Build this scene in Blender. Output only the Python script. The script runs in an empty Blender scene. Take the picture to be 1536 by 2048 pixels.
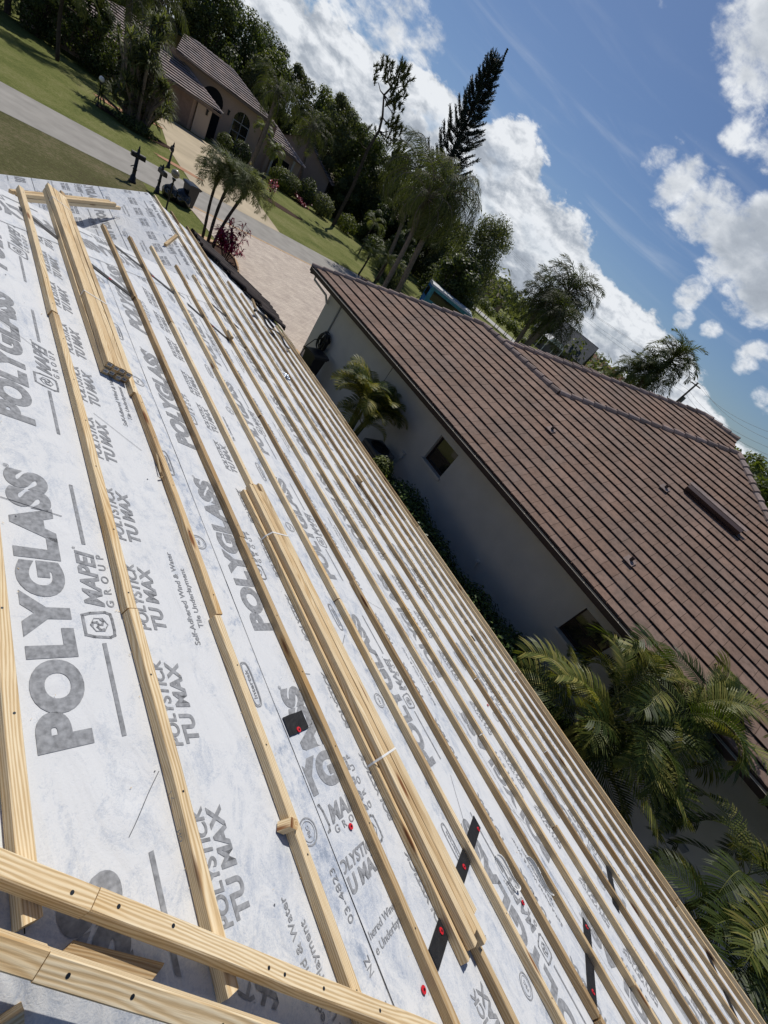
import bpy, bmesh, math, random
import numpy as np
from mathutils import Vector, Matrix, Euler, noise
random.seed(11)
SC = bpy.context.scene
# ------------------------------------------------------------------ camera
CAMZ = 5.9
RW = np.array([[0.68106206, -0.00380178, 0.73221582],
               [-0.4914788, -0.74362879, 0.45328227],
               [0.54277349, -0.66858191, -0.50832585]])
FPX = 848.4999
cam = bpy.data.cameras.new("camera"); camo = bpy.data.objects.new("camera", cam)
SC.collection.objects.link(camo); SC.camera = camo
cam.sensor_fit = 'VERTICAL'; cam.sensor_height = 36; cam.lens = 36 * FPX / 2048
cam.clip_start = 0.05; cam.clip_end = 5000
camo.matrix_world = Matrix(((RW[0][0], -RW[0][1], -RW[0][2], 0), (RW[1][0], -RW[1][1], -RW[1][2], 0),
                            (RW[2][0], -RW[2][1], -RW[2][2], CAMZ), (0, 0, 0, 1)))
# ------------------------------------------------------------------ sun, sky
SUN = Vector((0.36, 0.50, 0.79)).normalized()
sl = bpy.data.lights.new("sun", 'SUN'); sl.energy = 3.6; sl.angle = math.radians(0.53); sl.color = (1.0, 0.95, 0.87)
so = bpy.data.objects.new("sun", sl); SC.collection.objects.link(so)
so.rotation_euler = (-SUN).to_track_quat('-Z', 'Y').to_euler(); so.location = (20, 20, 40)
SC.view_settings.view_transform = 'Standard'; SC.view_settings.look = 'None'
SC.view_settings.exposure = 0; SC.view_settings.gamma = 1; SC.view_settings.use_curve_mapping = False
try:
    SC.cycles.max_bounces = 6; SC.cycles.transparent_max_bounces = 8
    SC.cycles.diffuse_bounces = 3
except Exception: pass


def azel(az, el):
    a, e = math.radians(az), math.radians(el)
    return Vector((math.sin(a) * math.cos(e), math.cos(a) * math.cos(e), math.sin(e)))


def build_world():
    w = bpy.data.worlds.new("World"); SC.world = w; w.use_nodes = True
    nt = w.node_tree; N = nt.nodes; L = nt.links
    for n in list(N): N.remove(n)
    out = N.new('ShaderNodeOutputWorld'); bg = N.new('ShaderNodeBackground')
    sky = N.new('ShaderNodeTexSky'); sky.sky_type = 'NISHITA'; sky.sun_disc = False
    sky.sun_elevation = math.asin(SUN.z); sky.sun_rotation = math.atan2(SUN.x, SUN.y)
    sky.altitude = 5; sky.air_density = 1.0; sky.dust_density = 0.6; sky.ozone_density = 2.0
    tc = N.new('ShaderNodeTexCoord')

    def M(op, a, b=None, c=None, clamp=False):
        n = N.new('ShaderNodeMath'); n.operation = op; n.use_clamp = clamp
        for i, v in enumerate((a, b, c)):
            if v is None: continue
            if isinstance(v, (int, float)): n.inputs[i].default_value = v
            else: L.new(v, n.inputs[i])
        return n.outputs[0]

    def VM(op, a, b):
        n = N.new('ShaderNodeVectorMath'); n.operation = op
        for i, v in enumerate((a, b)):
            if isinstance(v, (tuple, Vector)): n.inputs[i].default_value = tuple(v)
            else: L.new(v, n.inputs[i])
        return n

    def smooth(v, a, b):
        n = N.new('ShaderNodeMapRange'); n.interpolation_type = 'SMOOTHSTEP'
        L.new(v, n.inputs[0]); n.inputs[1].default_value = a; n.inputs[2].default_value = b
        return n.outputs[0]

    def noise_tex(vec, scale, det, rough, dist=0):
        n = N.new('ShaderNodeTexNoise'); n.inputs['Scale'].default_value = scale
        n.inputs['Detail'].default_value = det; n.inputs['Roughness'].default_value = rough
        n.inputs['Distortion'].default_value = dist; L.new(vec, n.inputs['Vector']); return n.outputs['Fac']
    dirv = VM('NORMALIZE', tc.outputs['Generated'], (0, 0, 0)).outputs[0]
    sep = N.new('ShaderNodeSeparateXYZ'); L.new(dirv, sep.inputs[0])
    x, y, z = sep.outputs
    az = M('ARCTAN2', x, y); el = M('ARCSINE', z)
    comb = N.new('ShaderNodeCombineXYZ')   # azimuth, elevation plane: cumulus flattened by perspective
    L.new(az, comb.inputs[0]); L.new(M('MULTIPLY', el, 1.7), comb.inputs[1])
    pv = comb.outputs[0]
    n1 = noise_tex(pv, 11, 9, 0.58, 0.15)
    n2 = noise_tex(pv, 30, 8, 0.62, 0.3)
    n0 = noise_tex(pv, 4.5, 3, 0.5)
    # elevation of the top of the cumulus bank as a function of azimuth
    fc = N.new('ShaderNodeFloatCurve'); mp = N.new('ShaderNodeMapRange')
    L.new(az, mp.inputs[0]); mp.inputs[1].default_value = math.radians(0); mp.inputs[2].default_value = math.radians(100)
    L.new(mp.outputs[0], fc.inputs['Value'])
    pts = [(0, 6.5), (21, 7.5), (27, 8.4), (30, 8.8), (33.6, 9.6), (38, 10.6), (40.6, 9.6), (43, 11.3), (45.5, 11.9), (47.7, 11.2), (50, 9.6),
           (54, 9.2), (57, 8.8), (59.5, 7.3), (64, 6.9), (69, 6.7), (75.6, 4.8), (80, 3.2), (84, 2.4), (90, 1.0), (100, 0.5)]
    cv = fc.mapping.curves[0]
    while len(cv.points) < len(pts): cv.points.new(0.5, 0.5)
    for p, (a, e) in zip(cv.points, pts):
        p.location = (a / 100, e / 16); p.handle_type = 'AUTO'
    fc.mapping.update()
    top = M('MULTIPLY', fc.outputs[0], math.radians(16))
    under = M('SUBTRACT', top, el)                     # > 0 inside the bank
    edge = M('ADD', M('MULTIPLY', M('SUBTRACT', n1, 0.5), 0.085), M('MULTIPLY', M('SUBTRACT', n2, 0.5), 0.045))
    bank = smooth(M('ADD', under, edge), -0.004, 0.011)
    # blue gaps low in the bank (west part)
    gap = smooth(M('ADD', M('SUBTRACT', n0, 0.5), M('MULTIPLY', M('SUBTRACT', n1, .5), .55)), 0.045, 0.10)
    gaplow = smooth(under, 0.035, 0.075)
    gapw = smooth(az, math.radians(48), math.radians(30))
    bank = M('MULTIPLY', bank, M('SUBTRACT', 1.0, M('MULTIPLY', M('MULTIPLY', gap, gaplow), M('ADD', M('MULTIPLY', gapw, .8), .12))))
    # separate clouds
    blobs = [(29, 10.5, 4.6, .8), (33.4, 10.9, 2.2, .75), (25, 10.5, 3.0, .7), (60, 26.0, 5.6, 1.0), (55.4, 24.2, 2.4, .72), (58.4, 22.6, 1.8, .7), (62, 20.5, 2.0, .55), (65, 20.6, 2.4, .62), (57.6, 16.2, 1.9, .66), (60.2, 15.9, 2.5, .8),
             (64.3, 15.3, 3.5, .95), (69, 15.4, 4.2, 1.1), (73.5, 14.6, 4.8, 1.1), (69.4, 17.5, 2.6, .85), (72.6, 11.9, 2.2, .75), (68.6, 9.9, 1.9, .74), (69.9, 7.7, 1.25, .68), (72.6, 8.6, 1.2, .66), (77.6, 8.8, 1.9, .72), (81.4, 6.8, 2.0, .72)]
    tot = None
    for (a, e, r, s) in blobs:
        d = VM('DOT_PRODUCT', dirv, azel(a, e)).outputs['Value']
        g = M('MULTIPLY', smooth(d, math.cos(math.radians(r * 1.25)), math.cos(math.radians(r * .12))), s)
        tot = g if tot is None else M('MAXIMUM', tot, g)
    nn = M('ADD', M('MULTIPLY', M('SUBTRACT', n1, 0.5), 1.9), M('MULTIPLY', M('SUBTRACT', n2, 0.5), 0.9))
    bl = smooth(M('ADD', tot, nn), 0.36, 0.95)
    # thin cirrus streaks
    cm = N.new('ShaderNodeCombineXYZ'); L.new(M('ADD', M('MULTIPLY', az, 3.2), M('MULTIPLY', el, 9)), cm.inputs[0]); L.new(M('MULTIPLY', el, 26), cm.inputs[1])
    ci = noise_tex(cm.outputs[0], 1.4, 5, .55, .6)
    cir = M('MULTIPLY', smooth(ci, .48, .85), M('MULTIPLY', smooth(el, math.radians(5), math.radians(11)), M('MULTIPLY', smooth(el, math.radians(24), math.radians(14)), .19)))
    mask = M('MAXIMUM', M('MAXIMUM', bank, bl), cir)
    # shading: compare density here with density a little towards the light (up)
    off = VM('ADD', pv, (0.012, 0.045, 0)).outputs[0]
    n1b = noise_tex(off, 11, 9, 0.58, 0.15); n2b = noise_tex(VM('ADD', pv, (0.004, 0.014, 0)).outputs[0], 30, 8, .62, .3)
    sh = M('ADD', M('MULTIPLY', M('SUBTRACT', n1, n1b), 1.15), M('MULTIPLY', M('SUBTRACT', n2, n2b), .9))
    depth = smooth(under, 0.0, 0.13)
    grey = M('ADD', M('SUBTRACT', 0.90, M('MULTIPLY', depth, 0.20)), sh)
    blobgrey = M('SUBTRACT', 0.90, M('MULTIPLY', smooth(M('ADD', tot, M('MULTIPLY', nn, .5)), .65, 1.35), 0.42))
    blobgrey = M('ADD', blobgrey, M('MULTIPLY', sh, .5))
    mx = N.new('ShaderNodeMix'); L.new(bank, mx.inputs[0]); L.new(blobgrey, mx.inputs[2]); L.new(grey, mx.inputs[3])
    g = M('MAXIMUM', mx.outputs[0], .28)
    ramp = N.new('ShaderNodeValToRGB'); L.new(g, ramp.inputs[0])
    ramp.color_ramp.elements[0].position = .25; ramp.color_ramp.elements[0].color = (.25, .285, .34, 1)
    ramp.color_ramp.elements[1].position = 1.0; ramp.color_ramp.elements[1].color = (.82, .85, .89, 1)
    e2 = ramp.color_ramp.elements.new(.62); e2.color = (.43, .475, .54, 1)
    skm = N.new('ShaderNodeVectorMath'); skm.operation = 'MULTIPLY'; L.new(sky.outputs[0], skm.inputs[0])
    skm.inputs[1].default_value = (0.72, 0.87, 1.10)
    cs = N.new('ShaderNodeVectorMath'); cs.operation = 'SCALE'; L.new(ramp.outputs[0], cs.inputs[0]); cs.inputs['Scale'].default_value = 1 / SKYSTR
    mix = N.new('ShaderNodeMix'); mix.data_type = 'RGBA'
    L.new(mask, mix.inputs[0]); L.new(skm.outputs[0], mix.inputs[6]); L.new(cs.outputs[0], mix.inputs[7])
    L.new(mix.outputs[2], bg.inputs[0]); bg.inputs[1].default_value = SKYSTR
    L.new(bg.outputs[0], out.inputs[0])


SKYSTR = 0.056
build_world()

# ------------------------------------------------------------------ helpers
COL = SC.collection


def ray(px, py):
    return Vector((RW @ np.array([px - 768, py - 1024, FPX])).tolist())


def hit(px, py, n, d):          # point of world plane n.P = d seen at that place of the photograph
    r = ray(px, py); n = Vector(n); o = Vector((0, 0, CAMZ))
    return o + r * ((d - n.dot(o)) / n.dot(r))


def G(px, py, z=0.0): return hit(px, py, (0, 0, 1), z)


def far(px, py, dist):          # point at a horizontal distance
    r = ray(px, py); return Vector((0, 0, CAMZ)) + r * (dist / math.hypot(r.x, r.y))


def tag(o, label=None, cat=None, group=None, kind=None):
    if label: o['label'] = label
    if cat: o['category'] = cat
    if group: o['group'] = group
    if kind: o['kind'] = kind
    return o


def empty(name, loc, label, cat, group=None, rz=0):
    o = bpy.data.objects.new(name, None); COL.objects.link(o); o.location = loc; o.rotation_euler = (0, 0, rz)
    o.empty_display_size = .3
    return tag(o, label, cat, group)


class MB:
    def __init__(s): s.v = []; s.f = []; s.m = []; s.uv = []; s.r = []
    def face(s, pts, mat=0, uv=None, rnd=0.5):
        i = len(s.v); s.v.extend([tuple(p) for p in pts]); s.f.append(list(range(i, i + len(pts))))
        s.m.append(mat); s.uv.append(uv if uv else [(0, 0)] * len(pts)); s.r.append(rnd)
    def box(s, c, d, mat=0, rot=None, rnd=.5):
        c = Vector(c); h = Vector(d) / 2; R = rot if rot is not None else Matrix.Identity(3)
        P = [c + R @ Vector((sx * h.x, sy * h.y, sz * h.z)) for sz in (-1, 1) for sy in (-1, 1) for sx in (-1, 1)]
        for q in ((0, 2, 3, 1), (4, 5, 7, 6), (0, 1, 5, 4), (2, 6, 7, 3), (0, 4, 6, 2), (1, 3, 7, 5)):
            a = [P[k] for k in q]; e1 = (a[1] - a[0]).length; e2 = (a[2] - a[1]).length
            s.face(a, mat, [(0, 0), (e1, 0), (e1, e2), (0, e2)], rnd)
    def prism(s, prof, p0, p1, ux, uz, mat=0, caps=True, rnd=.5, uo=0, endmat=None, sm=False):
        """profile points (a,b) swept from p0 to p1; ux, uz the profile axes"""
        p0 = Vector(p0); p1 = Vector(p1); ux = Vector(ux); uz = Vector(uz); L = (p1 - p0).length
        A = [p0 + ux * a + uz * b for a, b in prof]; B = [p1 + ux * a + uz * b for a, b in prof]
        n = len(prof); per = 0
        for i in range(n):
            j = (i + 1) % n; w = (A[j] - A[i]).length
            s.face([A[i], A[j], B[j], B[i]], mat, [(uo, per), (uo, per + w), (uo + L, per + w), (uo + L, per)], rnd); per += w
        if caps:
            em = mat if endmat is None else endmat
            s.face(A[::-1], em, [(a * 1 + uo, b) for a, b in prof][::-1], rnd); s.face(B, em, [(a + uo, b) for a, b in prof], rnd)
    def tube(s, pts, rad, seg=6, mat=0, caps=True, rnd=.5):
        pts = [Vector(p) for p in pts]; n = len(pts); rs = rad if isinstance(rad, (list, tuple)) else [rad] * n
        up = Vector((0, 0, 1)); rings = []; L = 0
        prev = None
        for i in range(n):
            t = (pts[min(i + 1, n - 1)] - pts[max(i - 1, 0)]).normalized()
            if prev is None:
                a = t.cross(up) if abs(t.dot(up)) < .95 else t.cross(Vector((1, 0, 0)))
            else: a = prev - t * prev.dot(t)
            a.normalize(); prev = a; b = t.cross(a)
            rings.append([pts[i] + (a * math.cos(2 * math.pi * k / seg) + b * math.sin(2 * math.pi * k / seg)) * rs[i] for k in range(seg)])
        for i in range(n - 1):
            l = (pts[i + 1] - pts[i]).length
            for k in range(seg):
                j = (k + 1) % seg
                s.face([rings[i][k], rings[i][j], rings[i + 1][j], rings[i + 1][k]], mat, [(L, k / seg), (L, (k + 1) / seg), (L + l, (k + 1) / seg), (L + l, k / seg)], rnd)
            L += l
        if caps: s.face(rings[0][::-1], mat, None, rnd); s.face(rings[-1], mat, None, rnd)
    def lathe(s, prof, c=(0, 0, 0), seg=16, mat=0, rnd=.5):
        c = Vector(c)
        R = [[c + Vector((r * math.cos(2 * math.pi * k / seg), r * math.sin(2 * math.pi * k / seg), z)) for k in range(seg)] for r, z in prof]
        for i in range(len(prof) - 1):
            for k in range(seg):
                j = (k + 1) % seg; s.face([R[i][k], R[i][j], R[i + 1][j], R[i + 1][k]], mat, None, rnd)
    def mesh(s, name, mats, smooth=False):
        me = bpy.data.meshes.new(name); me.from_pydata(s.v, [], s.f)
        for m in (mats if isinstance(mats, (list, tuple)) else [mats]): me.materials.append(m)
        n = len(s.f)
        if n:
            me.polygons.foreach_set('material_index', s.m)
            if smooth: me.polygons.foreach_set('use_smooth', [True] * n)
            uvl = me.uv_layers.new(name='UVMap'); flat = [c for fu in s.uv for p in fu for c in p]
            uvl.data.foreach_set('uv', flat)
            at = me.attributes.new('rnd', 'FLOAT', 'FACE'); at.data.foreach_set('value', s.r)
        if smooth:
            bm = bmesh.new(); bm.from_mesh(me); bmesh.ops.remove_doubles(bm, verts=bm.verts, dist=1e-4); bm.to_mesh(me); bm.free()
        me.update(); return me
    def build(s, name, mats, parent=None, smooth=False):
        return obj(name, s.mesh(name, mats, smooth), parent)


def obj(name, me, parent=None, M=None):
    o = bpy.data.objects.new(name, me); COL.objects.link(o)
    if parent is not None:
        o.parent = parent
        if M is None and parent.type == 'EMPTY':
            lo = parent.location; rz = parent.rotation_euler.z
            o.matrix_basis = (Matrix.Translation(lo) @ Matrix.Rotation(rz, 4, 'Z')).inverted()   # parts are modelled in world space
    if M is not None: o.matrix_basis = M
    return o


def local(o):                    # part already modelled in its parent's space
    o.matrix_basis = Matrix.Identity(4); return o


def structure(o): o['kind'] = 'structure'; return o


# ------------------------------------------------------------------ materials
def new_mat(name, rough=.8, spec=.3):
    m = bpy.data.materials.new(name); m.use_nodes = True; nt = m.node_tree
    b = nt.nodes['Principled BSDF']; b.inputs['Roughness'].default_value = rough
    b.inputs['Specular IOR Level'].default_value = spec
    return m, nt, b


def nd(nt, t, **kw):
    n = nt.nodes.new(t)
    for k, v in kw.items():
        if k.startswith('i_'): n.inputs[k[2:]].default_value = v
        else: setattr(n, k, v)
    return n


def ramp(nt, src, stops):
    r = nt.nodes.new('ShaderNodeValToRGB'); nt.links.new(src, r.inputs[0]); el = r.color_ramp.elements
    while len(el) < len(stops): el.new(.5)
    for e, (p, c) in zip(el, stops): e.position = p; e.color = (*c, 1)
    return r.outputs[0]


def simple(name, col, rough=.7, spec=.3, var=.12, scale=6, bump=0, bscale=60, metal=0, coord='Object', rndamt=0):
    """colour with noise-driven variation and optional bump"""
    m, nt, b = new_mat(name, rough, spec); L = nt.links
    tc = nd(nt, 'ShaderNodeTexCoord')
    n = nd(nt, 'ShaderNodeTexNoise'); n.inputs['Scale'].default_value = scale; n.inputs['Detail'].default_value = 5
    L.new(tc.outputs[coord], n.inputs['Vector'])
    c = Vector(col)
    src = ramp(nt, n.outputs['Fac'], [(.3, tuple(c * (1 - var))), (.7, tuple(c * (1 + var)))])
    if rndamt:
        at = nd(nt, 'ShaderNodeAttribute', attribute_name='rnd'); mr = nd(nt, 'ShaderNodeMapRange')
        L.new(at.outputs['Fac'], mr.inputs[0]); mr.inputs[3].default_value = 1 - rndamt; mr.inputs[4].default_value = 1 + rndamt
        vm = nd(nt, 'ShaderNodeVectorMath', operation='SCALE'); L.new(src, vm.inputs[0]); L.new(mr.outputs[0], vm.inputs['Scale']); src = vm.outputs[0]
    L.new(src, b.inputs['Base Color']); b.inputs['Metallic'].default_value = metal
    if bump:
        n2 = nd(nt, 'ShaderNodeTexNoise'); n2.inputs['Scale'].default_value = bscale; n2.inputs['Detail'].default_value = 4
        L.new(tc.outputs[coord], n2.inputs['Vector'])
        bp = nd(nt, 'ShaderNodeBump'); bp.inputs['Strength'].default_value = bump; bp.inputs['Distance'].default_value = .01
        L.new(n2.outputs['Fac'], bp.inputs['Height']); L.new(bp.outputs[0], b.inputs['Normal'])
    return m


def mat_membrane():
    m, nt, b = new_mat('underlayment fabric', .75, .25); L = nt.links
    tc = nd(nt, 'ShaderNodeTexCoord')
    mp = nd(nt, 'ShaderNodeMapping'); mp.inputs['Scale'].default_value = (1.6, 1, 1); L.new(tc.outputs['Object'], mp.inputs[0])
    a = nd(nt, 'ShaderNodeTexNoise'); a.inputs['Scale'].default_value = 9; a.inputs['Detail'].default_value = 11; a.inputs['Roughness'].default_value = .74; a.inputs['Distortion'].default_value = .8
    L.new(mp.outputs[0], a.inputs['Vector'])
    big = nd(nt, 'ShaderNodeTexNoise'); big.inputs['Scale'].default_value = 1.7; big.inputs['Detail'].default_value = 3; L.new(tc.outputs['Object'], big.inputs['Vector'])
    fib = nd(nt, 'ShaderNodeTexNoise'); fib.inputs['Scale'].default_value = 90; fib.inputs['Detail'].default_value = 4; fib.inputs['Distortion'].default_value = 2.5
    L.new(tc.outputs['Object'], fib.inputs['Vector'])
    s = nd(nt, 'ShaderNodeMath', operation='MULTIPLY_ADD'); L.new(big.outputs['Fac'], s.inputs[0]); s.inputs[1].default_value = .55; L.new(a.outputs['Fac'], s.inputs[2])
    s2 = nd(nt, 'ShaderNodeMath', operation='MULTIPLY_ADD'); L.new(fib.outputs['Fac'], s2.inputs[0]); s2.inputs[1].default_value = .42; L.new(s.outputs[0], s2.inputs[2])
    # scuffed streak where laps were rolled, stored per sheet in the uv (v = distance up the sheet)
    uv = nd(nt, 'ShaderNodeUVMap', uv_map='UVMap'); sp = nd(nt, 'ShaderNodeSeparateXYZ'); L.new(uv.outputs[0], sp.inputs[0])
    mr = nd(nt, 'ShaderNodeMapRange', interpolation_type='SMOOTHSTEP'); L.new(sp.outputs[1], mr.inputs[0]); mr.inputs[1].default_value = .14; mr.inputs[2].default_value = .04
    sc = nd(nt, 'ShaderNodeTexNoise'); sc.inputs['Scale'].default_value = 12; sc.inputs['Detail'].default_value = 7; sc.inputs['Roughness'].default_value = .7; L.new(mp.outputs[0], sc.inputs['Vector'])
    mr2 = nd(nt, 'ShaderNodeMapRange'); L.new(sc.outputs['Fac'], mr2.inputs[0]); mr2.inputs[1].default_value = .48; mr2.inputs[2].default_value = .72
    scuff = nd(nt, 'ShaderNodeMath', operation='MULTIPLY'); L.new(mr.outputs[0], scuff.inputs[0]); L.new(mr2.outputs[0], scuff.inputs[1])
    s3 = nd(nt, 'ShaderNodeMath', operation='MULTIPLY_ADD'); L.new(scuff.outputs[0], s3.inputs[0]); s3.inputs[1].default_value = -.40; L.new(s2.outputs[0], s3.inputs[2])
    c = ramp(nt, s3.outputs[0], [(.62, (.30, .345, .42)), (.76, (.44, .48, .55)), (.88, (.57, .595, .63)), (1.04, (.68, .69, .70))])
    L.new(c, b.inputs['Base Color'])
    bp = nd(nt, 'ShaderNodeBump'); bp.inputs['Strength'].default_value = .45; bp.inputs['Distance'].default_value = .004
    L.new(s2.outputs[0], bp.inputs['Height'])
    mw = nd(nt, 'ShaderNodeMapping'); mw.inputs['Scale'].default_value = (3.2, 1.1, 1); mw.inputs['Rotation'].default_value = (0, 0, .5); L.new(tc.outputs['Object'], mw.inputs[0])
    wr = nd(nt, 'ShaderNodeTexNoise'); wr.inputs['Scale'].default_value = 2.2; wr.inputs['Detail'].default_value = 3; wr.inputs['Distortion'].default_value = 1.2; L.new(mw.outputs[0], wr.inputs['Vector'])
    bw = nd(nt, 'ShaderNodeBump'); bw.inputs['Strength'].default_value = .5; bw.inputs['Distance'].default_value = .03; L.new(wr.outputs['Fac'], bw.inputs['Height']); L.new(bw.outputs[0], bp.inputs['Normal'])
    L.new(bp.outputs[0], b.inputs['Normal'])
    return m


def mat_pine(name='pine', tone=(1, 1, 1), end=False):
    m, nt, b = new_mat(name, .72, .25); L = nt.links
    uv = nd(nt, 'ShaderNodeUVMap', uv_map='UVMap'); at = nd(nt, 'ShaderNodeAttribute', attribute_name='rnd')
    cb = nd(nt, 'ShaderNodeCombineXYZ'); mu = nd(nt, 'ShaderNodeMath', operation='MULTIPLY'); L.new(at.outputs['Fac'], mu.inputs[0]); mu.inputs[1].default_value = 57.3
    L.new(mu.outputs[0], cb.inputs[2]); L.new(mu.outputs[0], cb.inputs[0])
    ad = nd(nt, 'ShaderNodeVectorMath', operation='ADD'); L.new(uv.outputs[0], ad.inputs[0]); L.new(cb.outputs[0], ad.inputs[1])
    # slow wobble of the grain
    mp = nd(nt, 'ShaderNodeMapping'); mp.inputs['Scale'].default_value = (1.3, 9, 1) if not end else (30, 30, 1); L.new(ad.outputs[0], mp.inputs[0])
    wob = nd(nt, 'ShaderNodeTexNoise'); wob.inputs['Scale'].default_value = 1.0; wob.inputs['Detail'].default_value = 2; L.new(mp.outputs[0], wob.inputs['Vector'])
    sp = nd(nt, 'ShaderNodeSeparateXYZ'); L.new(ad.outputs[0], sp.inputs[0])
    ph = nd(nt, 'ShaderNodeMath', operation='MULTIPLY_ADD'); L.new(wob.outputs['Fac'], ph.inputs[0]); ph.inputs[1].default_value = .11
    L.new(sp.outputs[1], ph.inputs[2])
    fr = nd(nt, 'ShaderNodeMath', operation='MULTIPLY'); L.new(ph.outputs[0], fr.inputs[0]); fr.inputs[1].default_value = 760 if not end else 420
    si = nd(nt, 'ShaderNodeMath', operation='SINE'); L.new(fr.outputs[0], si.inputs[0])
    mp2 = nd(nt, 'ShaderNodeMapping'); mp2.inputs['Scale'].default_value = (14, 300, 1); L.new(ad.outputs[0], mp2.inputs[0])
    fib = nd(nt, 'ShaderNodeTexNoise'); fib.inputs['Scale'].default_value = 1; fib.inputs['Detail'].default_value = 5; L.new(mp2.outputs[0], fib.inputs['Vector'])
    s = nd(nt, 'ShaderNodeMath', operation='MULTIPLY_ADD'); L.new(si.outputs[0], s.inputs[0]); s.inputs[1].default_value = .27; L.new(fib.outputs['Fac'], s.inputs[2])
    col = ramp(nt, s.outputs[0], [(.24, (.57, .415, .23)), (.50, (.72, .565, .35)), (.76, (.80, .675, .465))])
    # broad tonal patches (weathering / sap)
    mp3 = nd(nt, 'ShaderNodeMapping'); mp3.inputs['Scale'].default_value = (1.1, 6, 1); L.new(ad.outputs[0], mp3.inputs[0])
    pt = nd(nt, 'ShaderNodeTexNoise'); pt.inputs['Scale'].default_value = 1.2; pt.inputs['Detail'].default_value = 3; L.new(mp3.outputs[0], pt.inputs['Vector'])
    tint = ramp(nt, pt.outputs['Fac'], [(.30, (.60, .53, .45)), (.44, (.97, .95, .92)), (.60, (1.0, 1, 1)), (.72, (.86, .74, .56))])
    mixm = nd(nt, 'ShaderNodeMix', data_type='RGBA', blend_type='MULTIPLY'); mixm.inputs[0].default_value = 1; L.new(col, mixm.inputs[6]); L.new(tint, mixm.inputs[7])
    # knots
    mp4 = nd(nt, 'ShaderNodeMapping'); mp4.inputs['Scale'].default_value = (1.9, 11, 1); L.new(ad.outputs[0], mp4.inputs[0])
    vo = nd(nt, 'ShaderNodeTexVoronoi'); vo.inputs['Scale'].default_value = 1.0; L.new(mp4.outputs[0], vo.inputs['Vector'])
    kn = nd(nt, 'ShaderNodeMapRange', interpolation_type='SMOOTHSTEP'); L.new(vo.outputs['Distance'], kn.inputs[0]); kn.inputs[1].default_value = .15; kn.inputs[2].default_value = .06
    mk = nd(nt, 'ShaderNodeMix', data_type='RGBA'); L.new(kn.outputs[0], mk.inputs[0]); L.new(mixm.outputs[2], mk.inputs[6]); mk.inputs[7].default_value = (.20, .085, .032, 1)
    # per piece tone
    pr = ramp(nt, at.outputs['Fac'], [(0, (.56, .49, .42)), (.16, (.76, .71, .64)), (.34, (.97, .97, .97)), (.6, (1.06, 1.06, 1.06)), (.8, (1.0, .97, .92)), (1, (.90, .83, .74))])
    mt = nd(nt, 'ShaderNodeMix', data_type='RGBA', blend_type='MULTIPLY'); mt.inputs[0].default_value = 1; L.new(mk.outputs[2], mt.inputs[6]); L.new(pr, mt.inputs[7])
    mt2 = nd(nt, 'ShaderNodeMix', data_type='RGBA', blend_type='MULTIPLY'); mt2.inputs[0].default_value = 1; L.new(mt.outputs[2], mt2.inputs[6]); mt2.inputs[7].default_value = (*tone, 1)
    L.new(mt2.outputs[2], b.inputs['Base Color'])
    bp = nd(nt, 'ShaderNodeBump'); bp.inputs['Strength'].default_value = .3; bp.inputs['Distance'].default_value = .002
    L.new(s.outputs[0], bp.inputs['Height']); L.new(bp.outputs[0], b.inputs['Normal'])
    return m


def mat_tile(name, c1, c2, c3, rough=.85, nscale=9):
    m, nt, b = new_mat(name, rough, .2); L = nt.links
    at = nd(nt, 'ShaderNodeAttribute', attribute_name='rnd'); tc = nd(nt, 'ShaderNodeTexCoord')
    base = ramp(nt, at.outputs['Fac'], [(0, c1), (.5, c2), (1, c3)])
    n = nd(nt, 'ShaderNodeTexNoise'); n.inputs['Scale'].default_value = nscale; n.inputs['Detail'].default_value = 7; n.inputs['Roughness'].default_value = .7; L.new(tc.outputs['Object'], n.inputs['Vector'])
    n2 = nd(nt, 'ShaderNodeTexNoise'); n2.inputs['Scale'].default_value = 1.1; n2.inputs['Detail'].default_value = 4; L.new(tc.outputs['Object'], n2.inputs['Vector'])
    t = ramp(nt, n.outputs['Fac'], [(.3, (.72, .70, .68)), (.5, (1, 1, 1)), (.72, (1.22, 1.2, 1.2))])
    t2 = ramp(nt, n2.outputs['Fac'], [(.35, (.84, .86, .88)), (.65, (1.12, 1.06, 1.02))])
    a = nd(nt, 'ShaderNodeMix', data_type='RGBA', blend_type='MULTIPLY'); a.inputs[0].default_value = 1; L.new(base, a.inputs[6]); L.new(t, a.inputs[7])
    a2 = nd(nt, 'ShaderNodeMix', data_type='RGBA', blend_type='MULTIPLY'); a2.inputs[0].default_value = 1; L.new(a.outputs[2], a2.inputs[6]); L.new(t2, a2.inputs[7])
    L.new(a2.outputs[2], b.inputs['Base Color'])
    bp = nd(nt, 'ShaderNodeBump'); bp.inputs['Strength'].default_value = .4; bp.inputs['Distance'].default_value = .006; L.new(n.outputs['Fac'], bp.inputs['Height']); L.new(bp.outputs[0], b.inputs['Normal'])
    return m


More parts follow.
